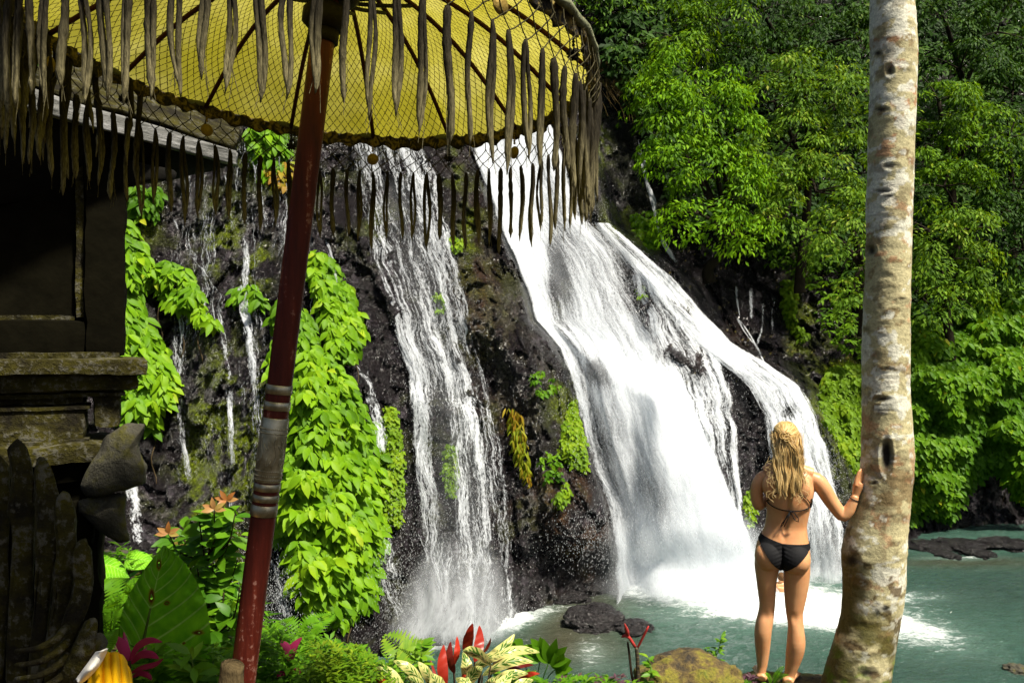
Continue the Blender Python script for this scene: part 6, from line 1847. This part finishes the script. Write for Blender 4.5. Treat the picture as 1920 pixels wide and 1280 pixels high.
big_leaf(t3, [(234, 1050), (255, 1048), (275, 1050), (298, 1062)], [(240, 1035), (255, 1032), (278, 1038), (298, 1062)], [(232, 1066), (252, 1068), (275, 1066), (297, 1063)], 5.0, .1, -.15, rip=.006)
mb = MB(); mb.tube(catmull([P(288, 1200, 5.05), P(275, 1120, 5.05), P(265, 1052, 5.02)], 10), .006, 6); mb.build('stem', M_gstem, t3)
t4 = plant('taro_plant', 'dark green leaf lying between statue and pink leaved plant', P(190, 1290, 2.7))
big_leaf(t4, [(182, 1212), (196, 1204), (210, 1192), (222, 1178)], [(186, 1195), (198, 1186), (212, 1180), (222, 1178)], [(196, 1225), (210, 1216), (220, 1200), (223, 1178)], 2.7, .05, -.08, rip=.003)

# shrub with pink young leaves beside the pole
M_pinkl = mat_leaf('young_pink_leaf', [(0.0, (0.55, 0.20, 0.06)), (0.6, (0.65, 0.32, 0.13)), (1.0, (0.60, 0.45, 0.12))], 0.45, 0.4, 0.3)
sb = P(388, 1290, 4.2)
sh_ = plant('shrub', 'leggy shrub with pinkish young leaves at its tips just left of the pole', sb, 'shrub')
tipsS = [(425, 938), (402, 955), (372, 965), (316, 1000), (345, 985), (440, 965), (452, 1000), (395, 1000), (430, 1010), (355, 1025), (330, 1030), (445, 1050), (400, 1050), (370, 1065), (450, 1100), (420, 1110), (350, 1080), (395, 1130), (440, 1150), (375, 1160), (455, 1180), (408, 1190)]
st = MB(); lv_ = MB(); pk = MB()
hubs = [P(388, 1200, 4.2), P(392, 1120, 4.2), P(385, 1050, 4.2)]
st.tube(catmull([sb] + hubs, 12), np.linspace(.012, .006, 12), 7)
for k, (x, y) in enumerate(tipsS):
    d_ = 4.2 + rng.normal() * .16
    tp_ = P(x, y, d_); hb = min(hubs + [sb], key=lambda h_: abs(h_[2] - (tp_[2] - .22)))
    c = catmull([hb, (hb + tp_) / 2 + V3((tp_[0] - hb[0]) * .2, 0, -.03), tp_], 9)
    st.tube(c, np.linspace(.006, .003, 9), 5)
    m = 13
    kk = np.clip(.35 + .65 * rng.random(m), 0, 1); pos = np.stack([np.interp(kk, np.linspace(0, 1, 9), c[:, a_]) for a_ in range(3)], -1)
    a_ = rng.random(m) * 6.283
    D = nrm(np.stack([np.cos(a_), np.sin(a_) * .8, .15 + .4 * rng.normal(size=m)], -1))
    add_leaves(lv_, pos, D, nrm(np.stack([np.cos(a_) * -.2, -.6 + 0 * a_, 1 + 0 * a_], -1) + rng.normal(size=(m, 3)) * .3), .10 + .03 * rng.random(m), .052, rows=3, droop=.3, fold=.2, var=.25 + .6 * rng.random(m))
    if k in (0, 1, 3, 10):
        m = 5; a_ = np.arange(m) * 1.25 + rng.random()
        D = nrm(np.stack([np.cos(a_), -.3 + 0 * a_, .45 + .5 * np.sin(a_)], -1))
        pk = MB(); add_leaves(pk, np.repeat(tp_[None], m, 0), D, nrm(np.stack([0 * a_, -1 + 0 * a_, .5 + 0 * a_], -1)), .065, .028, rows=3, droop=.25, fold=.2)
        pk.build('young_leaf', M_pinkl, sh_, smooth_=False)
st.build('branch', M_dstem, sh_); lv_.build('foliage', H1, sh_, smooth_=False)

# cordylines with pink blades
M_cord1 = mat_leaf('pink_blade', [(0.0, (0.10, 0.008, 0.03)), (0.5, (0.42, 0.012, 0.11)), (1.0, (0.62, 0.05, 0.22))], 0.35, 0.35, 0.4)
def blades_(label, base, specs, stem=None, d=2.8, group='pink leaved cordylines'):
    r = plant('cordyline', label, base, 'plant', group)
    for pts, w, v in specs:
        c = catmull([P(x, y, dd) for x, y, dd in pts], 16)
        tg = nrm(np.gradient(c, axis=0)); vw = nrm(c); sd_ = nrm(np.cross(tg, vw)); up = np.cross(sd_, tg)
        kk = np.linspace(0, 1, 16); hw = (w / 2 * np.sin(np.pi * np.clip(kk * .9 + .08, 0, 1)) ** .8)[:, None]
        V = np.stack([c - sd_ * hw + up * hw * .35, c, c + sd_ * hw + up * hw * .35], 1)
        i = (np.arange(15)[:, None] * 3 + np.arange(2)[None]).reshape(-1)
        mb = MB(); mb.add(V.reshape(-1, 3), np.stack([i, i + 1, i + 4, i + 3], -1), np.repeat(np.clip(v + .25 * np.sin(kk * 3), 0, 1), 3)); mb.build('blade', M_cord1, r)
    if stem:
        mb = MB(); mb.tube(catmull([P(*q_) for q_ in stem], 8), np.linspace(.008, .006, 8), 7); mb.build('stem', M_dstem, r)
blades_('bright pink bladed plant rising right of the yellow cloth', P(240, 1300, 2.8), [
    ([(242, 1240, 2.8), (232, 1215, 2.78), (217, 1191, 2.76)], .036, .7), ([(242, 1240, 2.8), (236, 1210, 2.82), (232, 1184, 2.84)], .02, .5),
    ([(243, 1238, 2.8), (258, 1212, 2.76), (280, 1200, 2.72), (304, 1203, 2.7)], .024, .6), ([(246, 1244, 2.8), (262, 1228, 2.75), (282, 1226, 2.72), (298, 1234, 2.7)], .026, .45),
    ([(244, 1262, 2.8), (264, 1252, 2.75), (290, 1245, 2.72), (306, 1234, 2.7)], .018, .3), ([(246, 1270, 2.8), (262, 1262, 2.75), (278, 1266, 2.72), (284, 1274, 2.7)], .018, .2), ([(244, 1240, 2.8), (262, 1228, 2.85), (276, 1212, 2.88)], .016, .3),
    ([(240, 1232, 2.8), (222, 1226, 2.85), (206, 1228, 2.9)], .018, .2), ([(246, 1268, 2.8), (266, 1262, 2.8), (281, 1258, 2.8)], .012, .1)], [(243, 1320, 2.8), (244, 1280, 2.8), (242, 1238, 2.8)])
blades_('small dark stemmed plant with two pink blades right of the pole', P(540, 1310, 3.7), [
    ([(541, 1238, 3.7), (538, 1214, 3.68), (524, 1200, 3.66)], .034, .6), ([(541, 1240, 3.7), (548, 1215, 3.7), (566, 1194, 3.72)], .036, .25), ([(541, 1250, 3.7), (550, 1226, 3.72), (560, 1205, 3.75)], .02, .1),
    ([(540, 1262, 3.7), (556, 1256, 3.66), (565, 1266, 3.62)], .022, .05), ([(540, 1265, 3.7), (526, 1262, 3.66), (520, 1274, 3.62)], .022, .05)], [(537, 1320, 3.7), (540, 1280, 3.7), (541, 1240, 3.7)])

# red, cream and green plant
t = NT('tricolour_leaf')
uvn = t.n('SeparateXYZ', {0: t.uv()})
au = t.math('ABSOLUTE', uvn.outputs[0])
fe = t.math('FRACT', t.math('SUBTRACT', t.math('MULTIPLY', uvn.outputs[1], 7.0), t.math('MULTIPLY', au, 1.6)))
wn_ = t.noise(t.obj(), 22, 3)
green_m = t.math('LESS_THAN', t.math('ADD', t.math('MULTIPLY', t.math('ABSOLUTE', t.math('SUBTRACT', fe, 0.5)), 1.5), t.math('MULTIPLY', t.math('SUBTRACT', wn_, .5), 2.2)), t.math('SUBTRACT', 0.62, t.math('MULTIPLY', au, 0.75)))
top = t.mix(green_m, (0.62, 0.60, 0.20), t.mix(wn_, (0.03, 0.12, 0.01), (0.12, 0.26, 0.03)))
midr = t.math('LESS_THAN', au, 0.045)
top = t.mix(midr, top, (0.66, 0.66, 0.30))
red = t.mix(t.attr('var'), (0.10, 0.010, 0.008), (0.42, 0.030, 0.012))
geo = t.n('NewGeometry')
base = t.mix(geo.outputs['Backfacing'], top, red)
p = t.n('BsdfPrincipled', {'Base Color': base, 'Roughness': 0.35, 'Specular IOR Level': 0.4})
M_tri = t.done(t.n('MixShader', {0: 0.25, 1: p.outputs[0], 2: t.n('BsdfTranslucent', {'Color': base}).outputs[0]}).outputs[0])
tp0 = P(868, 1330, 4.0)
tri = plant('calathea', 'bushy plant with cream striped leaves showing red undersides, bottom centre', tp0)
# (base px,py) (tip px,py) bend px, width px, upper side seen?, depth
TL = [((876, 1232), (886, 1168), (-3, 0), 26, 0, 3.95), ((890, 1240), (899, 1172), (4, 0), 24, 0, 3.9), ((852, 1262), (845, 1202), (-6, 0), 22, 0, 3.9), ((835, 1290), (832, 1208), (-4, 0), 26, 0, 3.85), ((850, 1248), (857, 1192), (4, 0), 17, 0, 4.0), ((880, 1230), (884, 1180), (-6, 0), 12, 1, 4.0),
      ((905, 1240), (965, 1188), (3, 4), 24, 1, 4.0), ((880, 1262), (955, 1228), (0, -8), 22, 1, 3.9), ((928, 1232), (1012, 1222), (0, -6), 20, 1, 3.9), ((905, 1265), (1000, 1240), (0, -8), 22, 1, 3.85), ((915, 1290), (990, 1262), (0, -6), 22, 1, 3.8), ((945, 1262), (1000, 1246), (0, -4), 14, 0, 3.9),
      ((920, 1248), (868, 1220), (-4, -6), 26, 1, 3.75), ((870, 1275), (868, 1222), (6, 0), 24, 1, 3.8), ((795, 1282), (738, 1238), (0, -5), 20, 1, 3.85), ((815, 1290), (784, 1240), (2, -2), 22, 1, 3.8), ((760, 1300), (700, 1243), (2, -4), 24, 1, 3.7), ((840, 1310), (812, 1262), (-4, 0), 34, 1, 3.6),
      ((890, 1300), (855, 1270), (0, -4), 26, 1, 3.6), ((920, 1300), (960, 1256), (4, 0), 26, 1, 3.65), ((950, 1310), (1000, 1274), (0, -5), 22, 1, 3.7), ((870, 1290), (905, 1250), (0, -4), 24, 1, 3.65), ((880, 1290), (876, 1228), (0, 0), 18, 0, 3.95), ((860, 1285), (880, 1248), (4, 0), 20, 0, 3.8), ((960, 1290), (1012, 1262), (0, -6), 14, 0, 3.85),
      ((800, 1300), (760, 1270), (0, -4), 18, 1, 3.6), ((735, 1300), (702, 1272), (0, -4), 18, 0, 3.6), ((870, 1310), (878, 1268), (0, 0), 22, 1, 3.55), ((905, 1310), (925, 1268), (2, 0), 24, 1, 3.5), ((826, 1298), (806, 1232), (0, 0), 8, 0, 4.1), ((905, 1225), (920, 1195), (3, 0), 8, 0, 4.05)]
for (b_, t_, bd, wpx, upper, d_) in TL:
    n_ = 22; s_ = np.linspace(0, 1, n_)
    px = b_[0] + (t_[0] - b_[0]) * s_ + bd[0] * np.sin(np.pi * s_); py = b_[1] + (t_[1] - b_[1]) * s_ + bd[1] * np.sin(np.pi * s_) * 1.6
    c = world(px, py, d_ + .10 * (s_ - .5) * rng.normal() - .04 * np.sin(np.pi * s_) + 0.0 * s_)
    tg = nrm(np.gradient(c, axis=0)); vw = nrm(c); sd_ = nrm(np.cross(tg, vw))
    roll = rng.normal() * .25; up = np.cross(sd_, tg)
    sd2 = sd_ * math.cos(roll) + up * math.sin(roll); up2 = np.cross(sd2, tg)
    hw = (wpx * (0.92 if upper else 0.78) / F * d_ / 2 * np.sin(np.pi * np.clip(s_ ** .85 * .97 + .02, 0, 1)) ** .75)[:, None]
    cols = np.linspace(-1, 1, 7)
    V = np.stack([c + sd2 * hw * u_ + up2 * hw * (abs(u_) ** 1.3) * (.34 if upper else .10) + up2 * hw * .10 * np.sin(s_ * 22 + u_ * 2)[:, None] for u_ in cols], 1)
    i = (np.arange(n_ - 1)[:, None] * 7 + np.arange(6)[None]).reshape(-1)
    q = np.stack([i, i + 1, i + 8, i + 7], -1)
    # orient so that the chosen side faces the viewer
    a0 = V[10, 2]; e1_ = V[10, 3] - a0; e2_ = V[11, 2] - a0
    nn = np.cross(e1_, e2_); facing = float(nn @ a0) < 0
    if facing != bool(upper): q = q[:, ::-1].copy()
    uvv = np.stack([np.tile(cols, n_), np.repeat(s_, 7)], -1)
    mb = MB(); mb.add(V.reshape(-1, 3), q, rng.random(), uvv)
    lf_ = mb.build('leaf', M_tri, tri, uv=True)
    stp = MB(); stp.tube(catmull([P(b_[0] * .5 + 434, 1330, d_), P(b_[0] * .85 + 130, b_[1] + 40, d_), P(b_[0], b_[1], d_)], 6), .004, 5); stp.build('stalk', M_dstem, lf_)
# lobed green plant beside it
lp = plant('lobed_plant', 'light green lobed leaf plant just right of the red and cream plant', P(1010, 1300, 4.5))
for cx_, cy_, R_, rot in ((1032, 1232, 34, 20), (1008, 1222, 26, -60), (1048, 1250, 24, 60), (975, 1215, 18, -100)):
    mb = MB()
    for a_ in (-75, -38, 0, 38, 75):
        aa = math.radians(rot + a_)
        A = P(cx_ - R_ * .35 * math.sin(math.radians(rot)), cy_ + R_ * .35 * math.cos(math.radians(rot)), 4.5); B = P(cx_ + R_ * math.sin(aa), cy_ - R_ * math.cos(aa), 4.42)
        add_leaves(mb, A[None], (B - A)[None], nrm(V3(0.2, -1, .6))[None], np.linalg.norm(B - A), .06, rows=5, droop=.1, fold=.1, var=np.array([.55 + .1 * rng.random()]))
    mb.tube(catmull([P(1005, 1310, 4.5), P((cx_ + 1005) / 2, 1270, 4.5), A], 6), .003, 5, a=.3)
    mb.build('leaf', H1, lp, smooth_=False)
# red stemmed succulent
t = NT('ringed_stem')
z_ = t.n('SeparateXYZ', {0: t.obj()}).outputs[2]
rg_ = t.ramp(t.math('FRACT', t.math('MULTIPLY', z_, 42.0)), [(0.0, 1.0), (0.2, 0.0)])
M_ring = t.done(t.n('BsdfPrincipled', {'Base Color': t.mix(rg_, (0.035, 0.025, 0.015), (0.20, 0.14, 0.05)), 'Roughness': 0.6}).outputs[0])
M_redst = mat_simple('red_stem', (0.34, 0.035, 0.03), 0.4, 60, 0.1, 0.4)
rs = plant('red_stemmed_plant', 'bare ringed stalk forking into two red shoots above the boulder', P(1194, 1310, 4.5))
mb = MB(); mb.tube(catmull([P(1196, 1320, 4.5), P(1196, 1270, 4.5), P(1195, 1232, 4.5), P(1193, 1212, 4.5)], 12), np.linspace(.012, .010, 12), 10); mb.build('stalk', M_ring, rs)
mb = MB(); mb.tube(catmull([P(1190, 1290, 4.52), P(1184, 1262, 4.52), P(1181, 1235, 4.52), P(1177, 1203, 4.52)], 12), np.linspace(.008, .006, 12), 8); mb.build('stalk', M_dstem, rs)
mb = MB(); mb.tube(catmull([P(1194, 1216, 4.5), P(1205, 1195, 4.48), P(1216, 1173, 4.46)], 8), [.006, .0065, .007, .007, .007, .007, .0065, .004], 8); mb.build('shoot', M_redst, rs)
mb = MB(); mb.tube(catmull([P(1191, 1212, 4.5), P(1180, 1195, 4.5), P(1172, 1191, 4.5), P(1165, 1194, 4.5)], 8), [.009, .009, .009, .010, .011, .010, .008, .003], 8); mb.build('shoot', M_redst, rs)
mb = MB(); mb.tube(catmull([P(1178, 1192, 4.5), P(1175, 1180, 4.48), P(1171, 1168, 4.46)], 7), [.006, .010, .012, .011, .009, .006, .002], 8); mb.build('shoot', M_redst, rs)
# thin sprigs
def sprig(label, base, top, n, L, W, mat=H1):
    r = plant('sprig', label, base, 'plant', 'thin sprigs at the edge of the bank')
    c = catmull([base, (base + top) / 2 + V3(.02, 0, 0), top], n)
    mb = MB(); mb.tube(c, np.linspace(.003, .0015, n), 5); mb.build('stem', M_gstem, r)
    mb = MB(); a_ = np.arange(n) * 2.4
    D = nrm(np.stack([np.cos(a_), np.sin(a_) * .6, .35 + 0 * a_], -1))
    for rep in range(3):
        D2 = nrm(D + rng.normal(size=D.shape) * .35)
        add_leaves(mb, c, D2, nrm(np.stack([0 * a_, -.5 + 0 * a_, 1 + 0 * a_], -1) + rng.normal(size=D.shape) * .2), L * (.6 + .6 * rng.random(n)), W, rows=2, droop=.2, fold=.2, var=.5 + .4 * rng.random(n))
    mb.build('foliage', mat, r, smooth_=False)
sprig('thin leafy sprig standing up behind the boulder', P(1322, 1262, 4.9), P(1352, 1196, 4.9), 14, .06, .018)
sprig('short sprig left of the thin one behind the boulder', P(1330, 1268, 4.9), P(1322, 1215, 4.9), 9, .05, .016)
sprig('young green sprig right of the red forked stalk', P(1212, 1290, 4.5), P(1216, 1232, 4.5), 10, .06, .024)
sprig('upright weed in front of the red and cream plant on its left', P(772, 1300, 3.9), P(790, 1208, 3.95), 14, .07, .03)
sprig('tall weed between the pole and the ribbed leaf', P(350, 1310, 2.9), P(357, 1225, 2.9), 8, .10, .03)
# dry hanging twigs above the rill
mb = MB()
for k in range(150):
    x0 = 1105 + 90 * rng.random(); y0 = 85 + 60 * rng.random() + (x0 - 1105) * .5
    s_ = np.linspace(0, 1, 6)
    xx = x0 + (20 + 30 * rng.random()) * s_ + 6 * np.sin(s_ * 5 + k); yy = y0 + (20 + 60 * rng.random()) * s_ ** 1.4
    d = Dsm(xx, yy) - .6 - .4 * rng.random()
    mb.tube(world(xx, yy, d), .010 * (1 - .6 * s_), 4, cap=False)
M_twig = mat_simple('dry_twig', (0.12, 0.085, 0.03), 0.9)
tag(mb.build('dry_roots', M_twig, origin=P(1150, 130, 22)), 'tangle of dry brown roots hanging over the rock edge right of the parasol', 'roots', kind='stuff')
